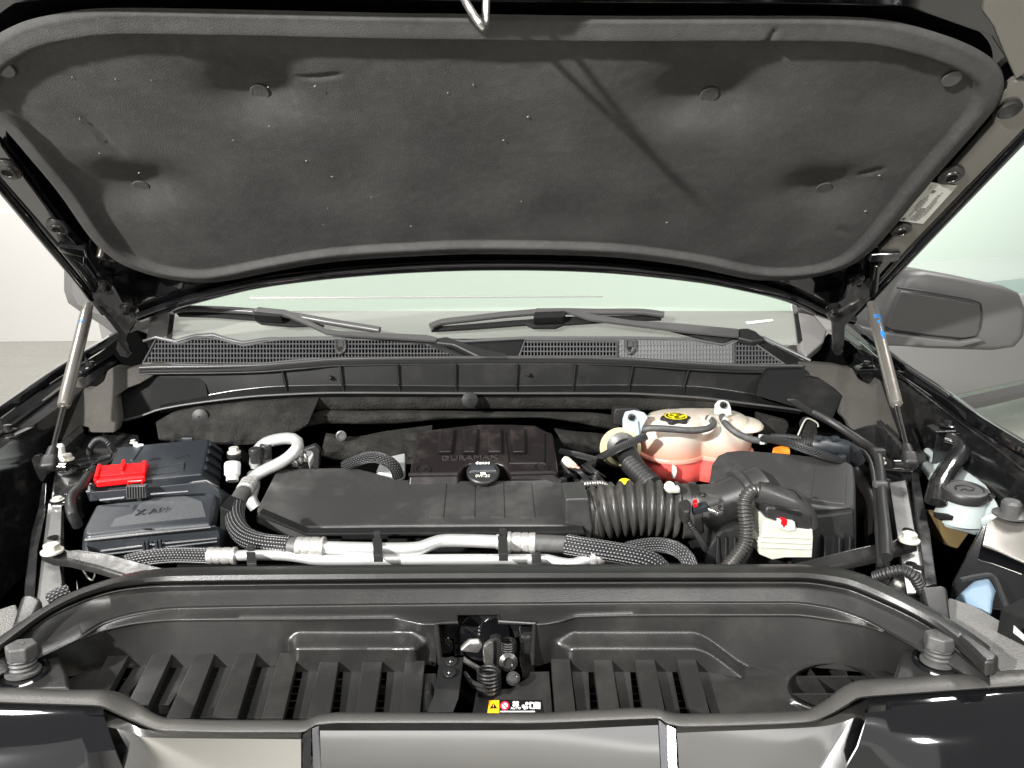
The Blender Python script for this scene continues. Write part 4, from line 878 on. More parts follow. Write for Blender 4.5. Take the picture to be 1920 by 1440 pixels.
# dark space below the slots with the condenser
fin = bmesh.new()
for k in range(70): add(fin, box((-.62+.018*k, .10, 1.075), (.003, .16, .004)))
for k in range(5): add(fin, box((0, .04+.03*k, 1.08), (1.25, .004, .006)))
part('condenser_fins', fin, m_fin, cov, kind='stuff')
# bump-stop seats
def seat(poly, ring, z, lab=None):
    part('stop_seat', prism([P(a, b, z=z) for a, b in poly], (0, -.004, -.06), .005, 3), m_cover, cov)
    c = P(*ring, z=z+.001)
    part('seat_ring', lathe([(.026, -.002), (.026, .0015), (.024, .003), (.0215, .003), (.020, -.001), (.001, -.001)], c, (0, -.12, 1), 30), m_paint, cov)
    return c
sa = seat([(1692, 1216), (1718, 1210), (1800, 1212), (1838, 1272), (1740, 1278), (1672, 1274)], (1757, 1243), 1.214)
sb = seat([(58, 1230), (112, 1228), (128, 1262), (134, 1292), (-20, 1296), (-30, 1240)], (44, 1262), 1.214)
def stop(c, lab):
    t = thing('bump_stop', lab, 'bump stop', c, 'adjustable bump stops under the hood')
    ax = V((.02, .10, 1)).normalized()
    part('threaded_stem', lathe([(.018, 0), (.018, .003), (.0135, .004), (.0145, .007), (.013, .009), (.0145, .012), (.013, .014), (.0145, .017), (.013, .019), (.013, .022)], c+V((0, 0, .001)), ax, 26), m_rubl, t)
    o = c+ax*.0185; a = V((1, 0, 0)); b = ax.cross(a); a = b.cross(ax)
    r0 = [o+(a*math.cos(k*PI/3+.25)+b*math.sin(k*PI/3+.25))*.0165 for k in range(6)]
    part('hex_head', prism(r0, ax*.016, .0022, 3), m_rubl, t)
    part('dimple', lathe([(.0035, 0), (.003, .0004), (.001, -.0008)], o+ax*.0162, ax, 14), m_gcap, t)
stop(sa, 'grey hexagonal bump stop on the cover corner by the air filter side')
stop(sb, 'grey hexagonal bump stop on the cover corner by the fuse box side')
# end blocks of the rim and little plate
part('rim_end', prism([P(a, b, z=1.258) for a, b in ((1795, 1190), (1808, 1184), (1874, 1228), (1868, 1238), (1848, 1240), (1814, 1206))], (0, -.003, -.018), .004, 3), m_cover, cov)
# front lip along the nose
lt = [(-60, 1288), (0, 1289), (140, 1293), (187, 1293), (215, 1296), (250, 1312), (290, 1338), (313, 1346), (440, 1350), (567, 1350), (600, 1340), (640, 1335), (973, 1337), (1207, 1327), (1235, 1328), (1255, 1335), (1280, 1338), (1440, 1335), (1507, 1332), (1545, 1314), (1580, 1288), (1613, 1275), (1663, 1272), (1920, 1255), (1990, 1250)]
lb = [(-60, 1314), (0, 1318), (140, 1323), (187, 1325), (215, 1336), (250, 1352), (290, 1368), (313, 1371), (440, 1374), (567, 1374), (595, 1360), (640, 1357), (973, 1357), (1207, 1349), (1235, 1348), (1252, 1358), (1280, 1363), (1440, 1359), (1520, 1354), (1555, 1342), (1585, 1325), (1613, 1309), (1663, 1305), (1920, 1287), (1990, 1282)]
xl = [-60+i*(1990+60)/240 for i in range(241)]
def zl(x): return 1.2085+.012*(sm(260, 180, x)+sm(1560, 1640, x))
part('front_lip', grid([[P(x, spl(lt, x)+4, z=zl(x)-.03) for x in xl], [P(x, spl(lt, x), z=zl(x)) for x in xl], [P(x, spl(lt, x)+(spl(lb, x)-spl(lt, x))*.25, z=zl(x)+.0035) for x in xl], [P(x, spl(lt, x)+(spl(lb, x)-spl(lt, x))*.6, z=zl(x)+.0035) for x in xl], [P(x, spl(lt, x)+(spl(lb, x)-spl(lt, x))*.92, z=zl(x)+.001) for x in xl], [P(x, spl(lb, x), z=zl(x)-.002) for x in xl], [P(x, spl(lb, x)+2, z=zl(x)-.02) for x in xl]]), m_lip, cov, smooth=60)
# warning label
ZL = fz(1320, .0032)
def LP(a, b, dz=0.): return P(a, b, z=fz(b, .0026)+dz)
lab = part('warning_label', prism([LP(a, b, .0004) for a, b in ((916, 1312), (1016, 1312), (1020, 1337), (914, 1337))], (0, 0, -.0006)), m_kpr, cov, 'black strip of warning symbols with a yellow end')
part('yellow_field', prism([LP(a, b, .0012) for a, b in ((917, 1313), (936, 1313), (936, 1337), (914, 1337))], (0, 0, -.0006)), m_ora, lab)
sy = bmesh.new(); add(sy, prism([LP(a, b, .0017) for a, b in ((925, 1318), (932, 1328), (918, 1328))], (0, 0, -.0004))); part('warning_triangle', sy, m_kpr, lab)
part('exclamation_mark', prism([LP(a, b, .0021) for a, b in ((924.2, 1321), (925.8, 1321), (925.4, 1326), (924.6, 1326))], (0, 0, -.0003)), m_ora, lab)
def disc(cx, cy, rx, ry, dz, n=22): return prism([LP(cx+rx*math.cos(2*PI*k/n), cy+ry*math.sin(2*PI*k/n), dz) for k in range(n)], (0, 0, -.0004))
part('prohibition_disc', disc(946.5, 1323, 8.5, 8, .0012), m_rpr, lab); part('prohibition_disc', disc(946.5, 1323, 5.6, 5.2, .0016), m_wpr, lab)
part('prohibition_bar', prism([LP(a, b, .002) for a, b in ((942, 1319.5), (943.5, 1318.5), (951, 1326), (949.5, 1327))], (0, 0, -.0004)), m_rpr, lab)
ic = bmesh.new()
for dx, dy in ((-3, -3), (3, -3), (-3, 2), (3, 2)): add(ic, disc(967+dx, 1320+dy, 2.9, 2.3, .0012, 10))
for dx, dy in ((3, -4), (-3.5, 1), (2.5, 3), (-1, 4)): add(ic, disc(985+dx, 1323+dy, 3.1, 2.8, .0012, 10))
for q in ((993, 1316, 1002.4, 1329), (1003.6, 1316, 1013, 1329)): add(ic, prism([LP(q[0], q[1], .0012), LP(q[2], q[1]+1, .0012), LP(q[2], q[3], .0012), LP(q[0], q[3]-1, .0012)], (0, 0, -.0004)))
add(ic, prism([LP(938, 1333, .0012), LP(1003, 1333, .0012), LP(1003, 1334.6, .0012), LP(938, 1334.6, .0012)], (0, 0, -.0004)))
part('symbols', ic, m_wpr, lab)
part('auto_text', textmesh('AUTO', LP(967, 1328, .001), LP(970, 1328)-LP(960, 1328), LP(967, 1318)-LP(967, 1328), .0042, .0003), m_wpr, lab)
part('book_page', prism([LP(a, b, .0017) for a, b in ((995.5, 1319), (1000, 1319.5), (1000, 1327), (995.5, 1326.5))], (0, 0, -.0003)), m_kpr, lab)
# ================================================================== hood latch in its opening
lat = thing('hood_latch', 'steel hood latch with coil spring in the opening of the radiator cover', 'latch', P(905, 1230, z=1.15))
yb = .205
part('back_plate', prism([P(a, b, y=yb) for a, b in ((812, 1168), (850, 1168), (850, 1148), (940, 1148), (940, 1168), (1010, 1168), (1010, 1215), (978, 1215), (976, 1230), (850, 1230), (850, 1200), (812, 1200))], (0, .004, 0), .002), m_rail, lat)
part('latch_bowl', lathe([(.002, .010), (.018, .009), (.026, .004), (.030, 0), (.032, -.002)], P(908, 1192, y=yb-.004), (0, 1, -.2), 30), m_paint, lat)
part('side_plate', prism([P(a, b, y=yb-.03) for a, b in ((974, 1190), (984, 1186), (1003, 1186), (1003, 1270), (980, 1275), (974, 1240))], (0, .02, 0), .002), m_rail, lat)
part('catch_fork', prism([P(a, b, y=.165) for a, b in ((918, 1200), (930, 1196), (941, 1200), (941, 1258), (936, 1265), (926, 1262), (920, 1240))], (0, .012, 0), .003), m_brush, lat)
part('catch_hook', prism([P(a, b, y=.160) for a, b in ((904, 1214), (918, 1203), (926, 1204), (926, 1262), (912, 1264), (906, 1240))], (0, .008, 0), .003), m_steel, lat)
part('catch_wing', prism([P(a, b, y=.158) for a, b in ((862, 1222), (878, 1207), (898, 1206), (905, 1214), (897, 1226))], (0, .006, .004), .002), m_steel, lat)
part('release_lever', tube([P(a, b, y=.15) for a, b in ((868, 1236), (890, 1250), (908, 1262))], .0035, 10), m_steel, lat)
hel = [P(917, 1276, y=.128)+V((.0125*math.cos(t), .0125*math.sin(t)*.9, -.014+.0048*t/(2*PI))) for t in [i*PI/8 for i in range(16*6)]]
part('coil_spring', tube(hel, .0021, 8, smooth=False), m_spring, lat)
hel = [P(953, 1214, y=.17)+V((.009*math.cos(t), .009*math.sin(t), .0032*t/(2*PI)-.006)) for t in [i*PI/6 for i in range(12*5)]]
part('coil_spring', tube(hel, .0014, 6, smooth=False), m_spring, lat)
part('cam_eye', join(lathe([(.011, 0), (.011, .004), (.006, .006), (.005, .002)], P(953, 1240, y=.15), (0, -1, .35), 20)), m_brush, lat)
part('pivot_bolt', hexbolt(P(917, 1258, y=.145), (0, -1, .5), .007, .008), m_rail, lat)
part('pivot_bolt', hexbolt(P(962, 1272, y=.13), (0, -1, .5), .006, .006), m_rail, lat)
part('pivot_bolt', hexbolt(P(833, 1212, y=yb-.002), (0, -1, .2), .0085, .006), m_rail, lat)
for k, (x0, y0) in enumerate(((872, 1262), (876, 1270))):
    part('release_cable', tube([P(x0, y0, y=.14), P(x0+12, y0+16, y=.12), P(x0+36, y0+26, y=.10)], .0026, 8), m_rub, lat)
# release handle: bracket with two rivets standing in front
hb = thing('release_handle', 'black secondary release bracket with two rivets beside the warning label', 'bracket', P(840, 1300, z=1.17))
part('bracket_plate', prism([P(a, b, z=interp([(1225, 1.205), (1300, 1.20)], b)) for a, b in ((825, 1231), (869, 1232), (862, 1294), (815, 1292))], (0, 0, -.004), .0015), m_plas, hb)
part('bracket_front', prism([P(a, b, y=.088-.0006*(b-1294)) for a, b in ((815, 1293), (862, 1295), (860, 1310), (850, 1336), (800, 1336), (812, 1310))], (0, .006, 0), .002), m_plas, hb)
for a, b in ((846, 1240), (843, 1261)):
    part('rivet', lathe([(.0075, 0), (.007, .001), (.0045, .0016), (.003, .0012), (.0022, .0022), (.001, .0024)], P(a, b, z=1.2055), (0, -.1, 1), 20), m_brush, hb)
part('finger_tab', prism([P(a, b, y=.085) for a, b in ((796, 1298), (808, 1297), (815, 1318), (818, 1336), (796, 1336))], (0, .02, 0), .004), m_plas, hb)
# ================================================================== dark clutter low in the bay (engine block, hoses)
eng = thing('engine', 'dark engine block deep between the covers', 'engine', V((0, .6, .9)))
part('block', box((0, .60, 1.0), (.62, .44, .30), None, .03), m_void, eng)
part('front_case', prism(zs([(560, 1000, 1.17), (1110, 1000, 1.17), (1120, 1050, 1.16), (550, 1050, 1.16)]), (0, .02, -.12), .006), m_plas, eng)
part('shroud', prism(zs([(330, 1056, 1.18), (1560, 1052, 1.18), (1560, 1075, 1.175), (330, 1075, 1.175)]), (0, .0, -.08), .004), m_plas, eng)
for a, b in ((600, 640), (727, 880), (900, 955)):
    part('shroud_panel', prism([P(x, y, y=.455) for x, y in ((a, 1000), (b, 1000), (b, 1052), (a, 1052))], (0, .01, 0), .002), m_plas, eng)
# ================================================================== engine cover
ec = thing('engine_cover', 'brown black engine cover with four raised ribs and raised lettering', 'engine cover', P(905, 860, z=1.2))
E = plane2(905, 800, 1.292, 895, 1.247)
body = [(742+16, 893), (770, 888), (858, 888), (866, 876), (880, 868), (938, 867), (946, 876), (955, 887), (1038, 885), (1048, 893)]
top = [E(a, b) for a, b in ((768, 890), (782, 815), (800, 806), (850, 800), (900, 795), (960, 795), (1004, 797), (1024, 808), (1036, 812), (1046, 885), (1038, 886), (956, 887), (944, 873), (935, 870), (880, 870), (870, 875), (859, 889))]
bt = []
for i, p in enumerate(top): bt.append(V((p.x*1.0, p.y+.035, 1.17)) if i in (11, 12, 13, 14, 15) else V((p.x*1.10, p.y+(.012 if p.y > .7 else -.03), 1.17)))
part('cover_body', prism(top, None, .006, 3, top=bt), m_brown, ec)
for a0, a1, b0, b1 in ((824, 853, 821, 848), (868, 896, 867, 893), (914, 940, 914, 942), (957, 984, 960, 986)):
    y0, y1 = 806, 851
    rt = [E(a0+2, y0, .008), E(a1-2, y0, .008), E(b1-3, y1-4, .009), E(b0+3, y1-4, .009)]; rb = [E(a0-3, y0-2), E(a1+3, y0-2), E(b1+3, y1+1), E(b0-3, y1+1)]
    part('rib', prism(rt, None, .0022, 3, top=rb), m_brown, ec, smooth=40)
# recessed panel lines
for q in ([(948, 811), (955, 868), (1021, 868), (1022, 813)],):
    part('panel_groove', tube([E(a, b, .0008) for a, b in q], .0014, 8, smooth=False), m_kpr, ec)
part('panel_edge', tube([E(a, b, .001) for a, b in ((955, 869), (1020, 868.5))], .0013, 8, smooth=False), m_duct, ec)
# raised lettering, seen as wide low blocks
lt_ = textmesh('DURAMAX', E(881, 859, .0012), V((1, 0.01, 0)), E(881, 850)-E(881, 860), .0175, .0012)
c_ = E(881, 859); 
for v in lt_.verts: v.co.x = c_.x+(v.co.x-c_.x)*1.2
part('raised_lettering', lt_, m_letter, ec)
part('front_edge', tube([E(a, b, .0) for a, b in ((766, 891), (776, 890), (858, 889))], .004, 10, smooth=False), m_brown, ec)
part('front_edge', tube([E(a, b, .0) for a, b in ((956, 888), (1036, 886), (1044, 890))], .004, 10, smooth=False), m_brown, ec)
for a, b in ((793, 881), (1016, 877)):
    f = part('fixing_cup', lathe([(.0145, -.001), (.0145, .0015), (.012, .002), (.0105, -.003), (.001, -.003)], E(a, b, .0005), (0, -.25, 1), 24), m_brown, ec)
    part('fixing_bolt', hexbolt(E(a, b+1, -.002), (0, -.25, 1), .005, .004), m_brush, f)
cap = thing('oil_filler_cap', 'black oil filler cap with white lettering in the engine cover notch', 'oil cap', E(906, 890, -.03))
part('cap_disc', lathe([(.022, -.03), (.022, -.004), (.0285, -.003), (.029, .002), (.027, .004), (.001, .0045)], E(906, 886, .004), (0, -.42, 1), 30), m_rub, cap)
part('grip', prism([E(884, 871, .014), E(928, 870, .014), E(934, 884, .010), (E(878, 885, .010))], (0, .002, -.012), .004, 3), m_slate, cap)
up = V((0, .9, .42))
part('cap_text', textmesh('0W-20', E(905, 892.5, .0075), (1, 0, 0), up, .0088, .0004), m_stick, cap)
part('cap_symbol', join(box(E(906, 887.5, .009), (.008, .0004, .004), None, 0), box(E(903, 886.5, .0095), (.004, .0004, .002), None, 0)), m_wpr, cap)
part('cap_text', textmesh('dexos', E(905, 868, .0125), (1, 0, 0), up, .0105, .0004), m_wpr, cap)

# ================================================================== intake duct lying over the engine front
du = thing('intake_duct', 'flat satin black intake duct across the engine front with four long pads', 'intake duct', P(800, 950, z=1.2))
D = plane2(800, 880, 1.242, 990, 1.214)
dt = [(526, 880), (560, 877), (640, 876), (670, 877), (700, 884), (738, 897), (800, 900), (905, 900), (1000, 899), (1048, 896), (1058, 905), (1075, 935), (1112, 978), (1110, 985), (900, 984), (700, 985), (575, 987), (547, 983), (515, 970), (481, 957), (482, 953), (506, 905), (516, 886)]
tp = [D(a, b) for a, b in dt]; bot_ = [V((p.x*1.01, p.y-.004 if p.y < .52 else p.y+.003, p.z-.026)) for p in tp]
part('duct_body', prism(tp, None, .0065, 4, top=bot_), m_duct, du, smooth=50)
for a0, a1, b0, b1 in ((811, 838, 804, 831), (863, 891, 862, 890), (916, 944, 919, 946), (967, 996, 976, 1003)):
    y0, y1 = 902, 969
    part('duct_pad', prism([D(a0, y0, .0018), D(a1, y0, .0018), D(b1, y1, .0022), D(b0, y1, .0022)], (0, 0, -.004), .0012), m_duct, du)
part('duct_neck', prism([P(a, b, y=.45) for a, b in ((1060, 935), (1092, 934), (1105, 934), (1112, 990), (1108, 1012), (1098, 1012), (1095, 990), (1060, 986))], (0, .07, 0), .008, 3), m_duct, du)
part('lower_edge', prism([P(a, b, y=.432) for a, b in ((486, 962), (575, 1000), (1095, 996), (1098, 1004), (575, 1006), (480, 968))], (0, .02, 0), .002), m_plas, du)

# ================================================================== ribbed intake hose, clamp and pipe
A0 = P(1088, 968, y=.505); A1 = P(1288, 958, y=.49)
ih = thing('intake_hose', 'thick ribbed black rubber intake hose, dusty on top, between duct and sensor pipe', 'hose', A0.lerp(A1, .5)+V((0, 0, -.05)))
part('bellows', tube([A0.lerp(A1, t)+V((0, 0, .010*math.sin(PI*t))) for t in (.12, .35, .6, .9)], .0455, 40, 8, rib=(.0140, .0072)), m_hose, ih, smooth=70)
part('hose_cuff', lathe([(.034, 0), (.040, .002), (.043, .010), (.043, .022), (.0465, .026), (.0465, .034), (.043, .038)], A0-(A1-A0)*.05, A1-A0, 40), m_hose, ih)
ax_ = (A1-A0).normalized()
part('hose_end', lathe([(.042, -.012), (.044, -.010), (.044, .012), (.042, .014)], A1, ax_, 40), m_hose, ih)
cl = thing('hose_clamp', 'bright worm drive clamp around the ribbed hose end', 'clamp', A1+ax_*.004+V((0, 0, .05)))
part('clamp_band', lathe([(.0448, -.006), (.0456, -.006), (.0456, .006), (.0448, .006)], A1+ax_*.010, ax_, 40), m_brush, cl)
part('clamp_screw', join(hexbolt(P(1256, 913, z=1.282), (-.6, -.6, .3), .0065, .009), box(P(1262, 917, z=1.28), (.02, .014, .010), None, .003)), m_zinc, cl)
pipe = thing('sensor_pipe', 'smooth black intake pipe between the clamp and the air filter box', 'pipe', P(1350, 960, z=1.16))
q0, q1, q2 = A1+ax_*.004, P(1348, 955, y=.482), P(1430, 925, y=.495)
part('pipe_body', tube([q0, q0.lerp(q1, .5), q1, q2], .0405, 40, 10, rend=.046), m_duct, pipe, smooth=60)
sn = thing('airflow_sensor', 'grey metal airflow sensor plate on the smooth intake pipe', 'sensor', P(1335, 945, z=1.24))
SZ = 1.2790
def sp3(q, z=SZ): return [P(a, b, z=z+.00035*(960-b)) for a, b in q]
part('sensor_plate', prism(sp3([(1309, 926), (1318, 922), (1352, 929), (1358, 938), (1356, 958), (1346, 962), (1338, 957), (1325, 953), (1312, 938)]), (0, 0, -.006), .0015), m_steel, sn)
part('sensor_body', prism(sp3([(1324, 937), (1346, 932), (1350, 938), (1328, 945)], SZ+.004), (0, 0, -.006), .002), m_gcap, sn)
for a, b in ((1316, 928), (1353, 953)):
    part('sensor_screw', lathe([(.0055, 0), (.0055, .002), (.003, .003), (.002, .001)], P(a, b, z=SZ+.012), (0, -.3, 1), 16), m_brush, sn)
part('sensor_neck', prism(sp3([(1296, 946), (1322, 938), (1328, 948), (1300, 956)], SZ+.004), (0, 0, -.010), .002), m_slate, sn)
part('lock_tab', prism(sp3([(1299, 936), (1307, 935), (1309, 944), (1300, 945)], SZ+.010), (0, 0, -.006), .0012), m_red, sn)
part('plug', prism(sp3([(1273, 938), (1288, 934), (1296, 940), (1294, 958), (1282, 960), (1273, 948)], SZ+.008), (0, 0, -.02), .003), m_rub, sn)
wsn = solo('sensor_cable', tube([P(1284, 958, z=1.268), P(1288, 970, z=1.26), P(1298, 990, z=1.245), P(1318, 1020, z=1.215), P(1325, 1040, z=1.19), P(1328, 1066, z=1.17)], .0048, 12, rib=(.0035, .0008)), m_rub, 'thin ribbed cable dropping from the airflow sensor plug', 'cable')

# ================================================================== air filter box
ab = thing('air_filter_box', 'big black air filter box with a tilted lid', 'air filter box', P(1480, 1000, z=1.0))
AB = plane2(1470, 845, 1.302, 950, 1.252)
ltop = [(1335, 868), (1346, 852), (1362, 845), (1390, 842), (1470, 848), (1547, 857), (1590, 865), (1601, 872), (1604, 905), (1604, 948), (1596, 955), (1540, 950), (1500, 944), (1440, 938), (1400, 918), (1385, 905), (1330, 906)]
t3 = [AB(a, b) for a, b in ltop]; b3 = []
for (a, b), p in zip(ltop, t3): b3.append(V((p.x+(.004 if a > 1580 else 0)-(.004 if a < 1345 else 0), p.y-(.012 if b > 900 else -.004), p.z-.075)))
part('lid', prism(t3, None, .010, 4, top=b3), m_duct, ab, smooth=50)
part('lid_panel', prism([AB(a, b, .0016) for a, b in ((1528, 878), (1582, 884), (1587, 890), (1586, 944), (1575, 944), (1520, 936))], (0, 0, -.004), .0014), m_duct, ab)
low = [(1345, 1000, 1.19), (1395, 982, 1.195), (1420, 975, 1.20), (1604, 960, 1.205), (1604, 1075, 1.13), (1345, 1085, 1.13)]
part('box_front', prism([P(a, b, y=y) for a, b, y in ((1320, 1075, .40), (1326, 1030, .405), (1350, 995, .42), (1385, 984, .425), (1425, 975, .43), (1560, 962, .435), (1604, 955, .44), (1606, 1075, .41))], (0, .16, 0), .006, 3), m_plas, ab)
for x0, x1 in ((1342, 1352), (1358, 1366), (1375, 1382), (1478, 1486), (1545, 1550), (1572, 1577), (1592, 1596)):
    part('box_rib', prism([P(x0, 1072, y=.392), P((x0+x1)/2-2, 1008, y=.412), P((x0+x1)/2+2, 1008, y=.412), P(x1, 1072, y=.392)], (0, .02, 0), .0012), m_plas, ab)
part('pipe_collar', lathe([(.047, -.006), (.050, -.004), (.051, .004), (.047, .010)], P(1392, 937, y=.492), (q2-q1), 36), m_duct, ab)
# connector with cream housing
cn = thing('wiring_connector', 'cream connector block with red lock under a black elbow boot', 'connector', P(1472, 1050, z=1.12))
yc = .372
part('housing', prism([P(a, b, y=yc) for a, b in ((1434, 972), (1458, 980), (1462, 975), (1491, 979), (1494, 992), (1520, 995), (1524, 993), (1525, 1008), (1523, 1046), (1500, 1046), (1472, 1046), (1448, 1050), (1424, 1040), (1422, 1018), (1428, 1010), (1430, 985))], (0, .05, 0), .003, 3), m_cream, cn)
for k, y in enumerate((1008, 1018, 1028)): part('housing_step', prism([P(a, b, y=yc-.0016) for a, b in ((1427, y-3), (1522, y+1), (1521, y+3), (1427, y-1))], (0, .004, 0), .0005), m_cream, cn)
part('red_lock', prism([P(a, b, y=yc-.004) for a, b in ((1466, 974), (1477, 976), (1476, 985), (1473, 986), (1470, 991), (1468, 986), (1464, 983))], (0, .01, 0), .001), m_red, cn)
part('white_latch', prism([P(a, b, y=yc-.003) for a, b in ((1459, 975), (1490, 979), (1492, 995), (1478, 996), (1462, 990))], (0, .01, 0), .001), m_white, cn)
part('boot_skirt', prism([P(a, b, y=yc+.004) for a, b in ((1434, 962), (1438, 950), (1500, 955), (1524, 968), (1526, 990), (1516, 997), (1494, 992), (1480, 980), (1455, 978), (1436, 972))], (0, .05, 0), .005, 3), m_rub, cn)
bt0 = [P(1420, 922, y=.405), P(1440, 928, y=.402), P(1466, 938, y=.40), (P(1492, 950, y=.398)), P(1505, 970, y=.397), P(1508, 985, y=.397)]
part('boot_elbow', tube(bt0, .0165, 22, 8, rend=.021), m_duct, cn, smooth=60)
part('boot_fin', prism([P(a, b, y=.385) for a, b in ((1500, 930), (1504, 927), (1528, 960), (1524, 966))], (0, .03, 0), .001), m_duct, cn)
part('boot_strap', prism([P(a, b, y=.375) for a, b in ((1456, 949), (1504, 962), (1503, 969), (1455, 956))], (0, .006, 0), .001), m_plas, cn)
for a, b in ((1440, 910), (1480, 922)): part('boot_clip', box(P(a, b, y=.402), (.012, .012, .006), None, .001), m_rub, cn)
solo('conduit_hose', tube([P(1424, 920, y=.405), P(1408, 922, y=.40), P(1397, 938, y=.392), P(1396, 960, y=.385), P(1400, 990, y=.378), P(1396, 1020, y=.370), P(1380, 1045, y=.36), P(1362, 1066, y=.35)], .0108, 20, 8, rib=(.0052, .0022)), m_hose, 'ribbed black conduit curving down from the elbow boot', 'conduit', smooth=70)
# rear connector boot and its conduit by the lid's back corner
rc = thing('rear_connector', 'grey black elbow boot behind the air filter lid', 'connector', P(1560, 850, z=1.25))
part('boot_body', tube([P(1527, 834, z=1.295), P(1550, 836, z=1.296), P(1580, 840, z=1.292), P(1598, 850, z=1.282), P(1606, 866, z=1.265)], .0175, 22, 8, rend=.014), m_slate, rc, smooth=60)
part('boot_fin', prism([P(a, b, z=1.30) for a, b in ((1585, 824), (1592, 826), (1608, 846), (1602, 848))], (0, 0, -.02), .001), m_plas, rc)
for q in (P(1534, 821, z=1.315), P(1566, 822, z=1.313), P(1578, 857, z=1.295)): part('boot_clip', box(q, (.013, .01, .008), None, .002), m_slate, rc)
part('conduit', tube([P(1530, 834, z=1.294), P(1516, 832, z=1.293), P(1490, 836, z=1.285)], .0125, 18, 8, rib=(.005, .002)), m_rub, rc, smooth=70)
solo('loom_sleeve', tube([P(1432, 822, z=1.31), P(1460, 826, z=1.315), P(1490, 834, z=1.318), P(1520, 846, z=1.312), P(1556, 858, z=1.30), P(1580, 866, z=1.285)], .011, 16, 8, flat=.6), m_stripe, 'flat woven black loom passing over the air filter lid corner', 'loom')
solo('orange_clip', prism(zs([(1450, 838, 1.30), (1466, 835, 1.30), (1480, 838, 1.298), (1482, 846, 1.295), (1448, 846, 1.296)]), (0, 0, -.012), .002), m_oraP, 'small orange clip between the coolant tank and the air filter lid', 'clip')
solo('small_conduit', tube([P(1446, 818, z=1.285), P(1475, 819, z=1.29), P(1504, 823, z=1.292)], .0058, 14, 8, rib=(.0035, .001)), m_rub, 'slim ribbed conduit behind the woven loom', 'conduit', smooth=70)
# long black hose from the cowl down beside the filter box
lh = thing('washer_hose', 'long black hose running from the cowl down along the inner rail', 'hose', P(1640, 1000, z=1.2))
part('hose_tip', prism([P(a, b, y=.86) for a, b in ((1476, 748), (1492, 747), (1525, 768), (1534, 775), (1528, 783), (1516, 778), (1478, 756))], (0, .014, 0), .004, 3), m_rub, lh)
part('hose_run', tube([P(1522, 772, y=.86), P(1560, 792, y=.84), P(1600, 818, y=.80), P(1632, 840, y=.75), P(1644, 852, z=1.262), P(1650, 880, z=1.255), P(1654, 940, z=1.245), P(1660, 1000, z=1.235), P(1662, 1045, z=1.22)], .0085, 14, 8), m_rub, lh)
part('hose_clip', box(P(1646, 848, z=1.268), (.024, .016, .014), None, .003), m_rub, lh)
part('hose_clip', box(P(1650, 908, z=1.256), (.022, .012, .010), None, .002), m_gcap, lh)
solo('battery_cable', tube([P(1600, 838, z=1.27), P(1622, 850, z=1.265), P(1636, 880, z=1.255), P(1642, 940, z=1.24), P(1645, 1000, z=1.23), P(1650, 1060, z=1.21)], .0038, 10), m_rub, 'thin black cable beside the long washer hose', 'cable')
solo('drain_hose', tube([P(1604, 885, z=1.20), P(1616, 910, z=1.19), P(1632, 935, z=1.18), P(1638, 960, z=1.17), P(1640, 1010, z=1.15)], .012, 14, 8), m_rub, 'fat black hose dropping between filter box and inner rail', 'hose')
solo('corner_conduit', tube([P(1640, 1082, z=1.19), P(1665, 1074, z=1.205), P(1690, 1070, z=1.21), P(1712, 1080, z=1.205), P(1725, 1100, z=1.19), P(1732, 1115, z=1.18)], .0085, 14, 8, rib=(.0045, .0015)), m_rub, 'ribbed conduit arching under the brace by the washer side', 'conduit', smooth=70)

# ================================================================== coolant tank
tk = thing('coolant_tank', 'milky coolant tank with pink coolant in its lower half', 'coolant tank', P(1320, 905, z=1.2))
def plan(cx0, cx1, y0, y1, zc):
    pass
TY = .80
def tx(px, y=TY): return P(px, 830, y=y).x
lobes = [(tx(1275), TY+.075, .070), (tx(1372), TY+.085, .072)]
def tank_ring(k, n=64, ex=0.):
    """outline of two joined round lobes, scaled by k"""
    cx = (lobes[0][0]+lobes[1][0])/2; cy = TY+.08; out = []
    for i in range(n):
        a = 2*PI*i/n; d = V((math.cos(a), math.sin(a), 0)); best = 0
        for (lx, ly, r) in lobes+[(cx, cy+.02, .066)]:
            ox, oy = lx-cx, ly-cy; b = ox*d.x+oy*d.y; c = ox*ox+oy*oy-(r+ex)**2; disc_ = b*b-c
            if disc_ > 0: best = max(best, b+math.sqrt(disc_))
        out.append(V((cx+d.x*best*k, cy+d.y*best*k, 0)))
    return out
def tz(py, y=TY+.01): return P(1290, py, y=y).z
zt, zm, zb = tz(790, TY+.03), tz(866), tz(905)
def lift(r, z, dx=0.): return [V((p.x+dx, p.y, z)) for p in r]
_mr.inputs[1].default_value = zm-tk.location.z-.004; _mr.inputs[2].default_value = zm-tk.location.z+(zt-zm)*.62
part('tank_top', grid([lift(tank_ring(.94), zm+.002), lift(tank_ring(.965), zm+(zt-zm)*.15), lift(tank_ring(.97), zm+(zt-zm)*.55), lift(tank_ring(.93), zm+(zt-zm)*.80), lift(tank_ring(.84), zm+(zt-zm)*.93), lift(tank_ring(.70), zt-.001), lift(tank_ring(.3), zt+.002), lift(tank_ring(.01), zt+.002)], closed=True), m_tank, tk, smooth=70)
part('tank_bottom', grid([lift(tank_ring(.96), zm-.002), lift(tank_ring(.955), zm-(zm-zb)*.4), lift(tank_ring(.93), zm-(zm-zb)*.75), lift(tank_ring(.84), zb-.008), lift(tank_ring(.6), zb-.012), lift(tank_ring(.01), zb-.012)], closed=True), m_tlow, tk, smooth=70)
part('coolant', grid([lift(tank_ring(.925), zm-.003), lift(tank_ring(.925), zm+(zt-zm)*.20), lift(tank_ring(.86), zm+(zt-zm)*.34), lift(tank_ring(.01), zm+(zt-zm)*.36)], closed=True), m_cool, tk, smooth=60)
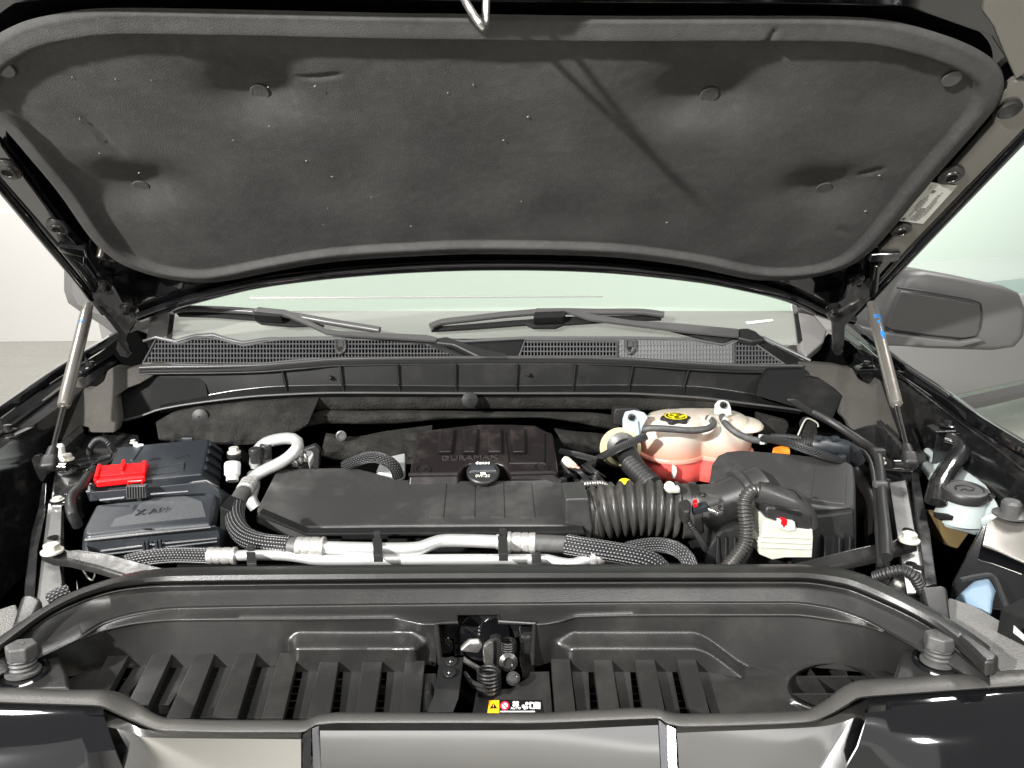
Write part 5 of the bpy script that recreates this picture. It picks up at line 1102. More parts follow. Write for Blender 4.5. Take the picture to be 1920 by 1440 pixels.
part('seam_flange', grid([lift(tank_ring(.94), zm+.0045), lift(tank_ring(1.0), zm+.0045), lift(tank_ring(1.015), zm+.002), lift(tank_ring(1.015), zm-.002), lift(tank_ring(1.0), zm-.0045), lift(tank_ring(.94), zm-.0045)], closed=True), m_seam, tk, smooth=50)
part('level_tab', prism([P(a, b, y=TY-.008) for a, b in ((1262, 874), (1269, 876), (1270, 885), (1266, 898), (1261, 898))], (0, .012, 0), .002), m_white, tk)
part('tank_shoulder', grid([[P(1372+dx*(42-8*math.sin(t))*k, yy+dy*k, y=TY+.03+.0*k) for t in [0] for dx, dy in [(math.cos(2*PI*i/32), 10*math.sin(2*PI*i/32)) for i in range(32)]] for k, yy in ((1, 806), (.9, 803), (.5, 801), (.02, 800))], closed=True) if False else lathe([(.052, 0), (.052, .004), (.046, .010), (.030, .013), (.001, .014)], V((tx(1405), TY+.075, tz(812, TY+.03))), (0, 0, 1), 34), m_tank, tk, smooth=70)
# mounting ears
part('mounting_ear', prism([P(a, b, y=TY+.03) for a, b in ((1168, 812), (1168, 786), (1173, 773), (1190, 770), (1208, 774), (1216, 782), (1206, 800), (1198, 826), (1182, 820))], (0, .008, 0), .003), m_tab, tk)
part('ear_rib', prism([P(a, b, y=TY+.024) for a, b in ((1192, 788), (1196, 788), (1200, 822), (1194, 822))], (0, .01, 0), .0015), m_tab, tk)
part('ear_screw', lathe([(.0075, 0), (.007, .003), (.004, .004), (.003, .002)], P(1184, 782, y=TY+.028), (0, -1, .1), 18), m_brush, tk)
part('mounting_ear', prism([P(a, b, y=TY+.06) for a, b in ((1340, 778), (1341, 760), (1348, 752), (1358, 751), (1367, 754), (1371, 764), (1373, 780))], (0, .008, 0), .003), m_white, tk)
part('ear_screw', lathe([(.0075, 0), (.007, .003), (.004, .004), (.003, .002)], P(1356, 759, y=TY+.058), (0, -1, .1), 18), m_brush, tk)
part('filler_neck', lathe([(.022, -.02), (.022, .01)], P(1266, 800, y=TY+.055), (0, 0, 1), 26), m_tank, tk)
for a, b in ((1326, 792), (1356, 786)):
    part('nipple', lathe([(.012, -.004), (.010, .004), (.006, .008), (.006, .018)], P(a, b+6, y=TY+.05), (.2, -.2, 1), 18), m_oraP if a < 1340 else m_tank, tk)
# its cap
cc_ = P(1266, 789, y=TY+.05); axc = V((0, -.16, 1)).normalized()
rr_ = []
for h, k in ((-.022, .93), (-.020, 1.0), (.004, 1.0), (.009, .95), (.010, .86)):
    rr_.append([cc_+V((math.cos(t)*(.0285+.0032*math.cos(6*t))*k, math.sin(t)*(.0285+.0032*math.cos(6*t))*k, 0))+axc*h for t in [2*PI*i/72 for i in range(72)]])
rr_.append([cc_+axc*.0102 for i in range(72)]); cp = part('cap', grid(rr_, closed=True), m_rub, tk, 'black lobed cap with a yellow warning disc', smooth=40)
def capd(r0, r1, a0, a1, h, n=30):
    return grid([[cc_+axc*h+V((math.cos(a0+(a1-a0)*i/n)*r, math.sin(a0+(a1-a0)*i/n)*r, 0)) for i in range(n+1)] for r in (r0, r1)], thick=-.0004)
part('yellow_disc', capd(.0005, .0232, 0, 2*PI, .0112), m_yel, cp)
sy2 = bmesh.new()
for a0, a1, r0, r1 in ((.3, 2.0, .0165, .0200), (2.3, 4.0, .0165, .0200), (4.3, 6.0, .0165, .0200)): add(sy2, capd(r0, r1, a0, a1, .0119, 14))
add(sy2, prism([cc_+axc*.0122+V((a, b, 0)) for a, b in ((-.013, .001), (-.003, .001), (-.008, .010))], (0, 0, -.0006)))
add(sy2, prism([cc_+axc*.0122+V((a, b, 0)) for a, b in ((.002, .001), (.012, .001), (.012, .008), (.002, .008))], (0, 0, -.0006)))
add(sy2, prism([cc_+axc*.0122+V((.0055*math.cos(t), -.0085+.0045*math.sin(t), 0)) for t in [2*PI*i/14 for i in range(14)]], (0, 0, -.0006)))
part('warning_symbols', sy2, m_kpr, cp)
# hoses on the tank
solo('vent_hose', tube([P(1208, 806, y=TY-.012), P(1218, 803, y=TY-.018), P(1250, 804, y=TY-.022), P(1290, 807, y=TY-.022), P(1320, 805, y=TY-.012), P(1336, 798, y=TY+.005), P(1336, 789, y=TY+.03), P(1326, 784, y=TY+.045)], .0068, 16, 8), m_rubl, 'dark rubber hose looping across the tank front below its cap', 'hose')
solo('overflow_hose', tube([P(1354, 780, y=TY+.045), P(1356, 788, y=TY+.03), P(1366, 800, y=TY+.01), P(1384, 814, y=TY-.005), P(1410, 824, y=TY-.012), P(1436, 828, y=TY-.012)], .0068, 16, 8), m_rubl, 'dark rubber hose leaving the tank beside its tall ear', 'hose')
hcl = solo('spring_clip', lathe([(.0078, -.005), (.0090, -.005), (.0090, .005), (.0078, .005)], P(1330, 786, y=TY+.04), (.8, -.3, -.5), 18), m_zinc, 'silver spring clip on the hose looping below the cap', 'clip', 'silver spring clips on the tank hoses')
h2_ = dup(hcl, V(hcl.location)+(P(1358, 788, y=TY+.03)-P(1330, 786, y=TY+.04)), 'silver spring clip on the hose beside the tall tank ear')
h3_ = solo('hose_tie', box(P(1428, 824, y=TY-.014), (.010, .014, .018), None, .002), m_white, 'white tie where the tank hose meets the woven loom', 'tie')
# woven tube from the tank towards the engine cover
solo('woven_hose', tube([P(1210, 818, y=TY-.02), P(1196, 824, y=TY-.025), P(1165, 838, y=TY-.03), P(1140, 850, y=TY-.02), P(1118, 862, y=TY)], .0105, 16, 8, flat=.65), m_stripe, 'woven black sleeve reaching from the tank towards the engine', 'hose')
solo('loom_to_engine', tube([P(1050, 846, z=1.24), P(1080, 852, z=1.238), P(1118, 862, z=1.23)], .009, 12, 8, flat=.6), m_stripe, 'woven black sleeve crossing the dark gap beside the engine cover', 'loom')
# brake booster parts behind
bo = thing('brake_booster', 'ivory ringed brake booster half hidden behind the tank', 'brake booster', P(1160, 850, y=.80))
part('booster_ring', lathe([(.034, 0), (.041, .003), (.042, .010), (.036, .016)], P(1163, 838, y=.84), (-.15, -1, .15), 36), m_mould, bo)
part('booster_face', lathe([(.034, 0), (.031, .014), (.020, .020), (.001, .021)], P(1166, 836, y=.838), (-.15, -1, .15), 36), m_gcap, bo)
part('booster_neck', tube([P(1168, 836, y=.81), P(1180, 858, y=.78), P(1192, 880, y=.74)], .021, 22, 8), m_plas, bo)
solo('booster_bellows', tube([P(1180, 868, y=.745), P(1196, 884, y=.715), P(1214, 902, y=.685), P(1226, 912, y=.665)], .0205, 26, 8, rib=(.0095, .004)), m_rub, 'ribbed black hose slanting down in front of the ivory booster', 'hose', smooth=70)
solo('mounting_block', prism([P(a, b, y=.86) for a, b in ((1150, 775), (1155, 766), (1180, 765), (1200, 767), (1202, 775), (1180, 778), (1168, 800), (1150, 796))], (0, .03, 0), .004), m_rub, 'black mounting block behind the clear tank ear', 'bracket')
# injector clutter right of the engine cover
cl_ = thing('injector_wiring', 'tangle of small injector plugs and foil wrapped pipe beside the engine cover', 'wiring', P(1085, 890, z=1.18))
for k in range(16):
    a, b = random.uniform(1052, 1110), random.uniform(866, 905)
    part('plug', box(P(a, b, z=1.225+random.uniform(-.01, .012)), (random.uniform(.008, .02), .012, random.uniform(.006, .014)), Matrix.Rotation(random.uniform(-.8, .8), 3, 'Z'), .002), (m_plas, m_rub, m_slate)[k % 3], cl_)
for k in range(7):
    x0 = random.uniform(1050, 1110); part('wire', tube([P(x0, 876+random.uniform(-8, 8), z=1.24), P(x0+14, 884, z=1.247), P(x0+30, 896+random.uniform(-6, 6), z=1.23)], .0026, 8), m_rub, cl_)
part('foil_pipe', tube([P(1068, 912, z=1.236), P(1082, 910, z=1.24), P(1100, 908, z=1.24), P(1125, 907, z=1.236), P(1136, 910, z=1.23)], .0065, 14, 8, rib=(.005, .0012)), m_steel, cl_)
part('pale_plug', lathe([(.008, 0), (.010, .006), (.008, .02), (.006, .028)], P(1056, 862, z=1.25), (.6, -.4, -.3), 18), m_cream, cl_)
part('pink_plug', lathe([(.005, 0), (.005, .02)], P(1068, 872, z=1.245), (.6, -.4, -.2), 14), m_seam, cl_)
solo('foil_end', lathe([(.0062, 0), (.0062, .012), (.004, .016), (.0035, .02)], P(1116, 902, z=1.225), (.1, -.1, 1), 14), m_steel, 'short silver stud beside the foil wrapped pipe', 'stud')
solo('yellow_tag', lathe([(.012, 0), (.012, .006), (.008, .008)], P(1172, 910, z=1.238), (0, -.3, 1), 18), m_yel, 'tiny yellow tag peeking out behind the ribbed hose', 'tag')

# ================================================================== fuse boxes
fb = thing('fuse_box', 'slate black fuse box with louvred side and ribbed lip', 'fuse box', P(300, 900, z=1.1))
F = plane2(300, 825, 1.262, 900, 1.240)
ft = [(222, 838), (262, 834), (300, 830), (345, 826), (392, 823), (378, 889), (280, 897), (168, 908), (208, 868)]
t3 = [F(a, b) for a, b in ft]; o3 = [V((p.x-(.004 if a < 230 else 0), p.y-(.006 if b > 880 else 0), p.z-.032)) for (a, b), p in zip(ft, t3)]
o3[4] = P(419, 842, z=1.225); o3[5] = P(413, 914, z=1.205)
part('lid', prism(t3, None, .004, 3, top=o3), m_slate, fb)
part('lid_ridge', prism([F(a, b, .002) for a, b in ((262, 836), (268, 836), (250, 862), (243, 862))], (0, 0, -.004), .0008), m_slate, fb)
sn_ = ((o3[4]-t3[4]).cross(t3[5]-t3[4])).normalized(); sn_ = sn_ if sn_.x > 0 else -sn_
for k in range(4):
    u0 = .06+.22*k; u1 = u0+.15
    q = [t3[4].lerp(t3[5], u0), o3[4].lerp(o3[5], u0), o3[4].lerp(o3[5], u1), t3[4].lerp(t3[5], u1)]
    q = [q[0].lerp(q[1], .06), q[0].lerp(q[1], .86), q[3].lerp(q[2], .86), q[3].lerp(q[2], .06)]
    part('louvre', prism([q[0]+sn_*.001, q[1]+sn_*.001, q[2]+sn_*.007, q[3]+sn_*.007], sn_*-.006, .0008), m_slate, fb)
part('lid_rail', tube([F(a, b, .0008) for a, b in ((282, 878), (346, 868), (344, 882), (280, 890))], .0014, 8, smooth=False), m_slate, fb)
# ribbed lip along the front
def lipz(b): return interp([(889, 1.228), (935, 1.205)], b)
def FL(a, b, d=0.): return P(a, b, z=lipz(b)+d+.003)
part('lip_ledge', prism([FL(a, b) for a, b in ((165, 908), (378, 889), (390, 897), (412, 912), (412, 926), (392, 914), (388, 906), (280, 917), (162, 925))], (0, .004, -.012), .0015), m_slate, fb)
part('skirt', prism([P(a, b, y=interp([(160, .585), (420, .60)], a)) for a, b in ((166, 922), (280, 913), (388, 902), (412, 922), (415, 960), (300, 960), (185, 940))], (0, .08, -.05), .003), m_slate, fb)
part('lip_edge', tube([FL(a, b, .001) for a, b in ((166, 908), (276, 898), (378, 889), (391, 897))], .0018, 8, smooth=False), m_letter, fb)
part('lip_edge', tube([FL(a, b, .003) for a, b in ((162, 922), (280, 913), (388, 901), (411, 915))], .0022, 8, smooth=False), m_letter, fb)
for a, b in ((185, 908), (215, 905), (297, 897), (326, 894), (354, 892)):
    part('lip_rib', prism([FL(a-1.4, b, .003), FL(a+1.4, b, .003), FL(a+2, b+17, .004), FL(a-.6, b+17, .004)], (0, 0, -.014), 0), m_letter, fb)
part('foot_rail', tube([P(a, b, y=.575) for a, b in ((188, 938), (234, 933))], .0022, 8, smooth=False), m_slate, fb)
part('foot_rail', tube([P(a, b, y=.575) for a, b in ((278, 927), (354, 921))], .0022, 8, smooth=False), m_slate, fb)
def Fy(a, b): return P(a, b, y=.566)
part('clasp', prism([Fy(235, 913), Fy(272, 911), Fy(274, 934), Fy(237, 937)], (0, .012, 0), .0015), m_gcap, fb, 'olive grey grooved clasp')
for k in range(7):
    x = 238+5*k; part('clasp_groove', prism([P(x, 913, y=.5645), P(x+1.2, 913, y=.5645), P(x+1.8, 935, y=.5645), P(x+.6, 935, y=.5645)], (0, .002, 0)), m_kpr, fb)
part('clasp_bail', tube([P(a, b, y=.575) for a, b in ((240, 912), (240, 903), (266, 901), (267, 911))], .0016, 8, smooth=False), m_red, fb)
part('lid_marking', textmesh('XA', F(292, 861, .0008), (1, .09, 0), F(292, 850)-F(292, 860), .016, .0004), m_plas, fb)
part('lid_marking', tube([F(a, b, .0006) for a, b in ((328, 860), (345, 855), (352, 853), (355, 856), (330, 861))], .0009, 6, smooth=False), m_plas, fb)
part('hinge_lug', box(F(352, 823.5, -.002), (.022, .008, .008), None, .002), m_slate, fb)
part('white_clip', prism(zs([(249, 833, 1.262), (251, 828, 1.268), (258, 828, 1.268), (258, 831, 1.264), (270, 832, 1.262), (268, 835, 1.260), (256, 837, 1.26)]), (0, 0, -.006), .001), m_white, fb)
rf = part('terminal_flap', prism([F(a, b, .010) for a, b in ((186, 872), (228, 869), (275, 866), (279, 868), (275, 876), (272, 890), (272, 893), (225, 898), (180, 903), (174, 897), (178, 886))], (0, 0, -.012), .003, 3), m_red, fb, 'bright red terminal flap')
part('flap_well', prism([F(a, b, .0125) for a, b in ((192, 878), (266, 872), (264, 886), (186, 893))], (0, 0, -.002), .0008), m_red, rf)
part('flap_grip', prism([F(a, b, .0125) for a, b in ((229, 868), (234, 866), (236, 874), (231, 884), (225, 884))], (0, 0, .006), .001), m_red, rf)
part('flap_end', prism([F(a, b, .0125) for a, b in ((183, 873), (190, 872), (184, 895), (176, 899))], (0, 0, .003), .001), m_red, rf)
part('flap_end', prism([F(a, b, .0125) for a, b in ((267, 866), (275, 866), (272, 888), (265, 889))], (0, 0, .003), .001), m_red, rf)

f2 = thing('relay_box', 'lower slate black relay box in front of the fuse box, frosted lid with moulded letters', 'relay box', P(280, 1000, z=1.05))
G = plane2(290, 930, 1.226, 990, 1.206)
gt = [(180, 946), (290, 934), (404, 922), (404, 930), (398, 960), (394, 981), (300, 988), (198, 1000), (166, 1004), (158, 1000), (158, 990)]
t3 = [G(a, b) for a, b in gt]; o3 = [V((p.x+(.004 if a > 390 else (-.003 if a < 190 else 0)), p.y-(.010 if b > 975 else -.002), p.z-.030)) for (a, b), p in zip(gt, t3)]
part('lid', prism(t3, None, .005, 3, top=o3), m_slate, f2)
part('lid_step', tube([P(a, b, y=.452) for a, b in ((160, 1013), (280, 1000), (396, 988))], .0022, 8, smooth=False), m_duct, f2)
part('box_wall', prism([P(a, b, y=interp([(150, .455), (410, .462)], a)) for a, b in ((156, 1008), (280, 997), (404, 984), (412, 1000), (412, 1035), (300, 1045), (170, 1050))], (0, .075, -.05), .003), m_slate, f2)
part('lid_rim', tube([P(a, b, y=.450) for a, b in ((190, 1033), (300, 1020), (408, 1009))], .002, 8, smooth=False), m_duct, f2)
part('lid_rim', tube([P(a, b, y=.450) for a, b in ((200, 1039), (300, 1027), (408, 1015))], .002, 8, smooth=False), m_slate, f2)
for a, b in ((270, 1023), (277, 1022), (294, 1020), (301, 1019)):
    part('hinge_pin', box(P(a, b, y=.446), (.004, .006, .014), None, .001), m_slate, f2)
m_frost = mat('frosted_slate_plastic', (.060, .062, .066), .42, bump=(700, .8, .0010), dust=(500, .5, (.16, .16, .16)))
part('frosted_field', prism([G(a, b, .0008) for a, b in ((262, 944), (290, 933), (345, 929), (378, 940), (386, 968), (300, 977), (206, 988), (216, 972), (250, 962))], (0, 0, -.002)), m_frost, f2)
tm = textmesh('X APM', G(292, 958.5, .0012), V((1, .19, 0)), G(292, 950)-G(292, 960), .021, .0007)
part('raised_lettering', tm, m_slate, f2)
for a0, a1 in ((259, 281), (286, 318)):
    part('letter_bar', tube([G(a, b, .0010) for a, b in ((a0, 966-(a0-259)*.11), (a1, 964-(a1-259)*.11))], .0012, 6, smooth=False), m_slate, f2)
part('lid_code', box(G(277, 992, .0005), (.012, .003, .001), None, 0), m_plas, f2)
part('box_foot', prism([P(a, b, y=.50) for a, b in ((412, 950), (440, 960), (446, 1010), (440, 1050), (412, 1045))], (0, .05, 0), .003), m_plas, f2)
# cable clips and wires around the boxes
bc = thing('battery_lead', 'taped black battery lead bending down beside the red flap', 'cable', P(150, 960, z=1.15))
part('lead', tube([P(176, 880, z=1.24), P(166, 893, z=1.245), P(152, 912, z=1.245), P(138, 925, z=1.24), P(132, 940, z=1.235), P(135, 962, z=1.225), P(146, 985, z=1.20)], .0085, 14, 8), m_rub, bc)
part('lead_tape', lathe([(.0092, -.006), (.0092, .006)], P(164, 890, z=1.245), (P(170, 880, z=1.245)-P(160, 900, z=1.245)), 16), m_dusty, bc)
solo('arched_conduit', tube([P(168, 850, z=1.24), P(170, 838, z=1.26), P(180, 826, z=1.275), P(192, 824, z=1.278), (P(204, 832, z=1.27)), P(213, 846, z=1.25)], .0058, 14, 8, rib=(.0032, .0012)), m_rub, 'small ribbed conduit arching behind the red flap', 'conduit', smooth=70)
# ================================================================== refrigerant lines
al = thing('refrigerant_pipe', 'thick aluminium refrigerant pipe looping beside the intake duct and along its front', 'pipe', P(700, 1028, z=1.2))
part('loop_tube', tube([P(478, 868, z=1.235), P(482, 848, z=1.265), P(496, 832, z=1.285), P(520, 824, z=1.295), P(546, 822, z=1.296), P(558, 829, z=1.29), P(556, 842, z=1.282), P(535, 862, z=1.268), P(500, 880, z=1.25), P(478, 893, z=1.24), P(464, 912, z=1.232)], .0106, 22, 8), m_alu, al, smooth=70)
part('crimp_ferrule', lathe([(.0125, -.002), (.0152, 0), (.0152, .006), (.0138, .008), (.0152, .010), (.0152, .016), (.0138, .018), (.0152, .020), (.0152, .027), (.013, .030)], P(467, 907, z=1.232), P(450, 935, z=1.228)-P(467, 907, z=1.232), 26), m_ferr, al)
part('rubber_sleeve', tube([P(456, 924, z=1.230), P(446, 940, z=1.228), P(440, 958, z=1.225)], .0138, 20, 8), m_rubl, al)
part('braided_hose', tube([P(442, 952, z=1.226), P(440, 970, z=1.224), P(446, 990, z=1.222), P(462, 1008, z=1.222), P(492, 1019, z=1.223), P(525, 1023, z=1.224), P(545, 1025, z=1.225)], .0152, 24, 8), m_braid, al, smooth=70)
part('rubber_sleeve', tube([P(538, 1024, z=1.225), P(562, 1026, z=1.226)], .0138, 20, 4, smooth=False), m_rubl, al)
fer = [(.0125, -.002), (.0152, 0), (.0152, .007), (.0138, .009), (.0150, .011), (.0150, .018), (.0138, .020), (.0152, .022), (.0152, .030), (.014, .034), (.016, .036), (.016, .040), (.0105, .041)]
a_ = P(558, 1026, z=1.226); part('crimp_ferrule', lathe(fer, a_, P(612, 1027, z=1.226)-a_, 26), m_ferr, al)
part('straight_tube', tube([P(600, 1027, z=1.226), P(680, 1029, z=1.226), P(740, 1030, z=1.226), P(785, 1028, z=1.227), P(808, 1020, z=1.229), P(832, 1014, z=1.230), P(880, 1014, z=1.230), P(934, 1016, z=1.230)], .0098, 20, 8), m_alu, al, smooth=70)
part('tube_collar', lathe([(.0098, -.002), (.0112, 0), (.0112, .003)], P(932, 1016, z=1.230), (1, 0, 0), 22), m_alu, al)
b_ = P(1003, 1018, z=1.229); part('crimp_ferrule', lathe(fer, b_, P(950, 1017, z=1.229)-b_, 26), m_ferr, al)
part('rubber_sleeve', tube([P(1000, 1018, z=1.229), P(1064, 1021, z=1.228)], .0128, 20, 4, smooth=False), m_rubl, al)
part('braided_hose', tube([P(1062, 1021, z=1.228), P(1100, 1028, z=1.227), P(1150, 1036, z=1.224), P(1200, 1046, z=1.218), P(1225, 1056, z=1.21), P(1240, 1070, z=1.20)], .0155, 24, 8), m_braid, al, smooth=70)
for a, b in ((489, 856), (500, 848)):
    part('service_port', lathe([(.0095, -.004), (.0095, .010), (.0075, .011), (.0075, .030)][:3]+[(.0078, .012), (.0078, .016)], P(a if a > 490 else 480, b+16, z=1.245), (0, -.05, 1), 20), m_alu, al)
    part('port_cap', lathe([(.0085, 0), (.0095, .002), (.0095, .014), (.0105, .016), (.0105, .024), (.009, .027)], P(a if a > 490 else 480, b+11, z=1.262), (0, -.05, 1), 20), m_rub, al)
part('flange_block', prism(zs([(535, 846, 1.270), (548, 840, 1.274), (586, 845, 1.272), (588, 852, 1.268), (580, 868, 1.26), (576, 852, 1.266), (546, 853, 1.268)]), (0, 0, -.014), .002), m_alu, al)
part('flange_coupling', tube([P(545, 870, z=1.25), P(560, 862, z=1.255), P(578, 856, z=1.26)], .0135, 20, 8, rib=(.012, .003)), m_steel, al)
part('lower_tube', tube([P(474, 890, z=1.225), P(476, 910, z=1.215), P(470, 935, z=1.20), P(480, 952, z=1.185)], .011, 18, 8), m_alu, al)
thn = thing('condenser_pipe', 'thin aluminium pipe in front of the thick one, crimped ends and braided hoses', 'pipe', P(700, 1050, z=1.2))
fr2 = [(r*.80, h) for r, h in fer]
part('braided_hose', tube([P(240, 1054, z=1.205), P(275, 1046, z=1.213), P(320, 1041, z=1.216), P(360, 1041, z=1.216), P(394, 1042, z=1.216)], .0118, 22, 8), m_braid, thn, smooth=70)
a_ = P(391, 1042, z=1.216); part('crimp_ferrule', lathe(fr2, a_, P(450, 1042, z=1.216)-a_, 24), m_ferr, thn)
part('straight_tube', tube([P(436, 1042, z=1.216), P(480, 1041, z=1.217), P(530, 1041, z=1.217), P(565, 1045, z=1.215), P(600, 1050, z=1.213), P(700, 1050, z=1.213), P(850, 1049, z=1.213), P(1000, 1049, z=1.213), P(1025, 1049, z=1.213), P(1050, 1055, z=1.211), P(1075, 1057, z=1.211), P(1098, 1049, z=1.214), P(1112, 1045, z=1.216)], .0078, 18, 8), m_alu, thn, smooth=70)
c_ = P(1152, 1036, z=1.219); part('crimp_ferrule', lathe(fr2, c_, P(1108, 1048, z=1.216)-c_, 24), m_ferr, thn)
part('rubber_sleeve', tube([P(1150, 1037, z=1.219), P(1180, 1029, z=1.221)], .0095, 18, 4, smooth=False), m_rubl, thn)
part('braided_hose', tube([P(1176, 1030, z=1.221), P(1205, 1024, z=1.223), P(1240, 1022, z=1.224), P(1270, 1030, z=1.222), P(1288, 1046, z=1.216), P(1296, 1064, z=1.205)], .0112, 22, 8), m_braid, thn, smooth=70)
def pclip(px, top, bot, z, lab):
    t = solo('pipe_clip', join(prism([P(px-10, top, z=z), P(px+8, top, z=z), P(px+10, bot, z=z-.002), P(px-8, bot, z=z-.002)], (0, 0, -.012), .0015), box(P(px, top-4, z=z-.004), (.010, .006, .016), None, .001)), m_rub, lab, 'pipe clip', 'black clips holding the aluminium pipes')
pclip(708, 1009, 1040, 1.240, 'black clip on the thick aluminium pipe, towards the looped end')
pclip(943, 1004, 1038, 1.244, 'black clip on the thick aluminium pipe beside the crimped ferrule')
pclip(1006, 1034, 1056, 1.226, 'black clip on the thin aluminium pipe below the rubber sleeve')
pclip(471, 1034, 1056, 1.230, 'black clip on the thin aluminium pipe next to the braided hose')
# bolts and plug beside the fuse box
sb_ = thing('ground_stud', 'pale ground bolt on a dark post behind the looped pipe', 'bolt', P(438, 850, z=1.2))
part('stud_bolt', hexbolt(P(439, 849, z=1.258), (0, 0, 1), .009, .011), m_zinc, sb_)
part('stud_post', lathe([(.010, -.05), (.010, -.01), (.013, -.008), (.013, -.001)], P(439, 850, z=1.258), (0, 0, 1), 18), m_plas, sb_)
pl = thing('white_plug', 'off white round plug pointing down beside the louvred fuse box', 'plug', P(438, 885, z=1.2))
part('plug_body', lathe([(.0135, 0), (.0145, .004), (.0135, .022), (.0105, .026), (.0105, .034)], P(436, 868, z=1.255), (.1, -.6, -.8), 24), m_white, pl)
part('plug_seal', lathe([(.0095, .0), (.0095, .008)], P(438, 892, z=1.215)+V((0, 0, .003)), (.1, -.6, -.8), 20), m_rub, pl)
solo('black_loop_hose', tube([P(648, 873, z=1.245), P(672, 863, z=1.262), P(698, 857, z=1.27), P(722, 862, z=1.268), P(740, 875, z=1.255), P(746, 892, z=1.235)], .0105, 16, 8), m_stripe, 'black sleeved hose arching behind the intake duct next to the engine cover', 'hose')
solo('heat_shield', prism(zs([(715, 858, 1.235), (760, 848, 1.24), (760, 880, 1.225), (740, 892, 1.22), (704, 884, 1.225)]), (0, 0, -.02), .004), m_alu, 'pale metal shield under the arching sleeved hose', 'heat shield')
solo('firewall_bracket', prism([P(a, b, y=.86) for a, b in ((555, 848), (590, 835), (600, 845), (598, 880), (560, 885))], (0, .02, 0), .004), m_rub, 'black bracket behind the aluminium flange block', 'bracket')
# ================================================================== brace bars
def brace(pts, bp, lab, c):
    t = thing('brace_bar', lab, 'brace', c, 'grey brace bars across the bay corners')
    part('bar', prism(zs(pts), (0, -.003, -.012), .0045, 3), m_brush, t)
    part('brace_bolt', hexbolt(P(bp[0], bp[1], z=bp[2]), (0, 0, 1), .0115, .013), m_zinc, t); return t
br1 = brace([(76, 1037, 1.206), (86, 1027, 1.212), (108, 1022, 1.215), (130, 1030, 1.215), (150, 1029, 1.218), (200, 1036, 1.218), (260, 1052, 1.215), (318, 1066, 1.21), (320, 1080, 1.205), (240, 1080, 1.205), (180, 1062, 1.208), (130, 1050, 1.208), (100, 1047, 1.206)], (98, 1035, 1.216), 'grey brace bar bolted in front of the relay box', P(180, 1060, z=1.19))
brace([(1722, 1020, 1.206), (1714, 1008, 1.212), (1690, 1002, 1.216), (1670, 1014, 1.216), (1620, 1022, 1.218), (1560, 1036, 1.216), (1470, 1060, 1.21), (1470, 1072, 1.206), (1545, 1063, 1.208), (1630, 1046, 1.208), (1690, 1030, 1.207)], (1704, 1014, 1.218), 'grey brace bar bolted in front of the air filter box', P(1600, 1045, z=1.19))
part('spring_hook', tube([P(152, 1062, z=1.195), P(158, 1072, z=1.19), P(166, 1084, z=1.18), P(174, 1088, z=1.178), P(178, 1078, z=1.185), P(180, 1068, z=1.19)], .0016, 8), m_steel, br1)
# ================================================================== washer bottle
wbt = thing('washer_bottle', 'white washer bottle with round black cap beside the inner rail', 'washer bottle', P(1800, 960, z=1.1))
part('bottle_body', prism(zs([(1722, 855, 1.235), (1732, 836, 1.245), (1752, 838, 1.245), (1800, 868, 1.24), (1850, 905, 1.246), (1872, 940, 1.236), (1878, 958, 1.23), (1830, 972, 1.21), (1762, 968, 1.205), (1756, 930, 1.215), (1748, 890, 1.22)]), (0, .0, -.022), .008, 4), m_wash, wbt)
nc = P(1804, 942, z=1.225)
part('filler_neck', lathe([(.040, -.030), (.038, -.02), (.035, 0), (.033, .006), (.033, .014)], nc, (0, 0, 1), 34), m_wash, wbt)
cpn = part('cap', lathe([(.0355, .010), (.0365, .012), (.0365, .022), (.034, .026), (.029, .027), (.027, .025), (.001, .025)], nc, (-.02, -.06, 1), 34), m_rub, wbt)
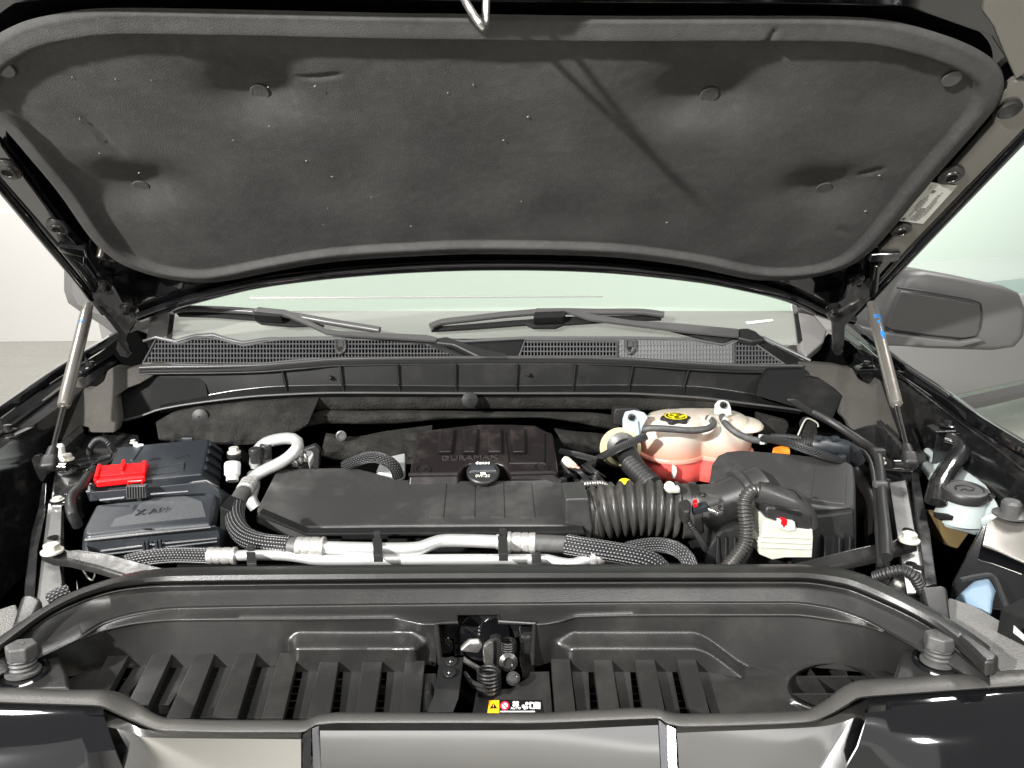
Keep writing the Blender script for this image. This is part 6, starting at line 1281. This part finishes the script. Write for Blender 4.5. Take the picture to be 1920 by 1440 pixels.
part('cap_tab', box(nc+V((.036, -.012, .017)), (.016, .014, .005), Matrix.Rotation(-.3, 3, 'Z'), .002), m_rub, cpn)
part('cap_symbol', join(tube([nc+V(q)+V((0, 0, .0262)) for q in ((-.016, -.004, 0), (-.010, .008, 0), (.008, .010, 0), (.016, -.002, -.001))], .0012, 6), tube([nc+V(q)+V((0, 0, .0255)) for q in ((-.010, -.008, 0), (-.002, -.002, 0), (.004, -.010, 0), (.012, -.006, 0))], .0012, 6)), m_plas, cpn)
yb2 = P(1790, 972, z=1.205).y-.006
part('bottle_strap', prism([P(a, b, y=yb2) for a, b in ((1756, 964), (1822, 972), (1822, 981), (1756, 973))], (0, .01, 0), .001), m_matte, wbt)
part('bottle_lower', prism([P(a, b, y=yb2+.012) for a, b in ((1758, 972), (1822, 978), (1818, 1000), (1796, 1030), (1770, 1022))], (0, .04, 0), .003), m_ochre, wbt, 'ochre lower wall of the bottle')
solo('filler_duct', tube([P(1753, 942, z=1.23), P(1762, 905, z=1.248), P(1782, 872, z=1.262), P(1800, 850, z=1.275), P(1806, 832, z=1.285), P(1796, 824, z=1.288), P(1774, 818, z=1.29)], .0165, 20, 8, flat=.5), m_rail, 'flat black duct bending over the washer bottle neck', 'duct')
solo('side_baffle', prism([P(a, b, y=y) for a, b, y in ((1720, 822, .84), (1735, 788, .88), (1748, 782, .89), (1752, 800, .87), (1768, 850, .80), (1745, 838, .80), (1726, 840, .82))], (.006, .01, 0), .002), m_dusty, 'upright black baffle beside the strut foot at the washer bottle', 'baffle')
solo('side_baffle', prism([P(a, b, y=y) for a, b, y in ((30, 872, .70), (52, 795, .84), (62, 795, .85), (80, 828, .82), (72, 850, .78), (50, 868, .72))], (-.006, .01, 0), .002), m_dusty, 'upright black baffle beside the strut foot at the white wall side', 'baffle')
solo('harness_end', tube([P(95, 1128, z=1.20), P(110, 1118, z=1.205), P(128, 1112, z=1.205)], .012, 16, 8), m_braid, 'short braided harness end behind the cover rim near the relay box', 'harness')
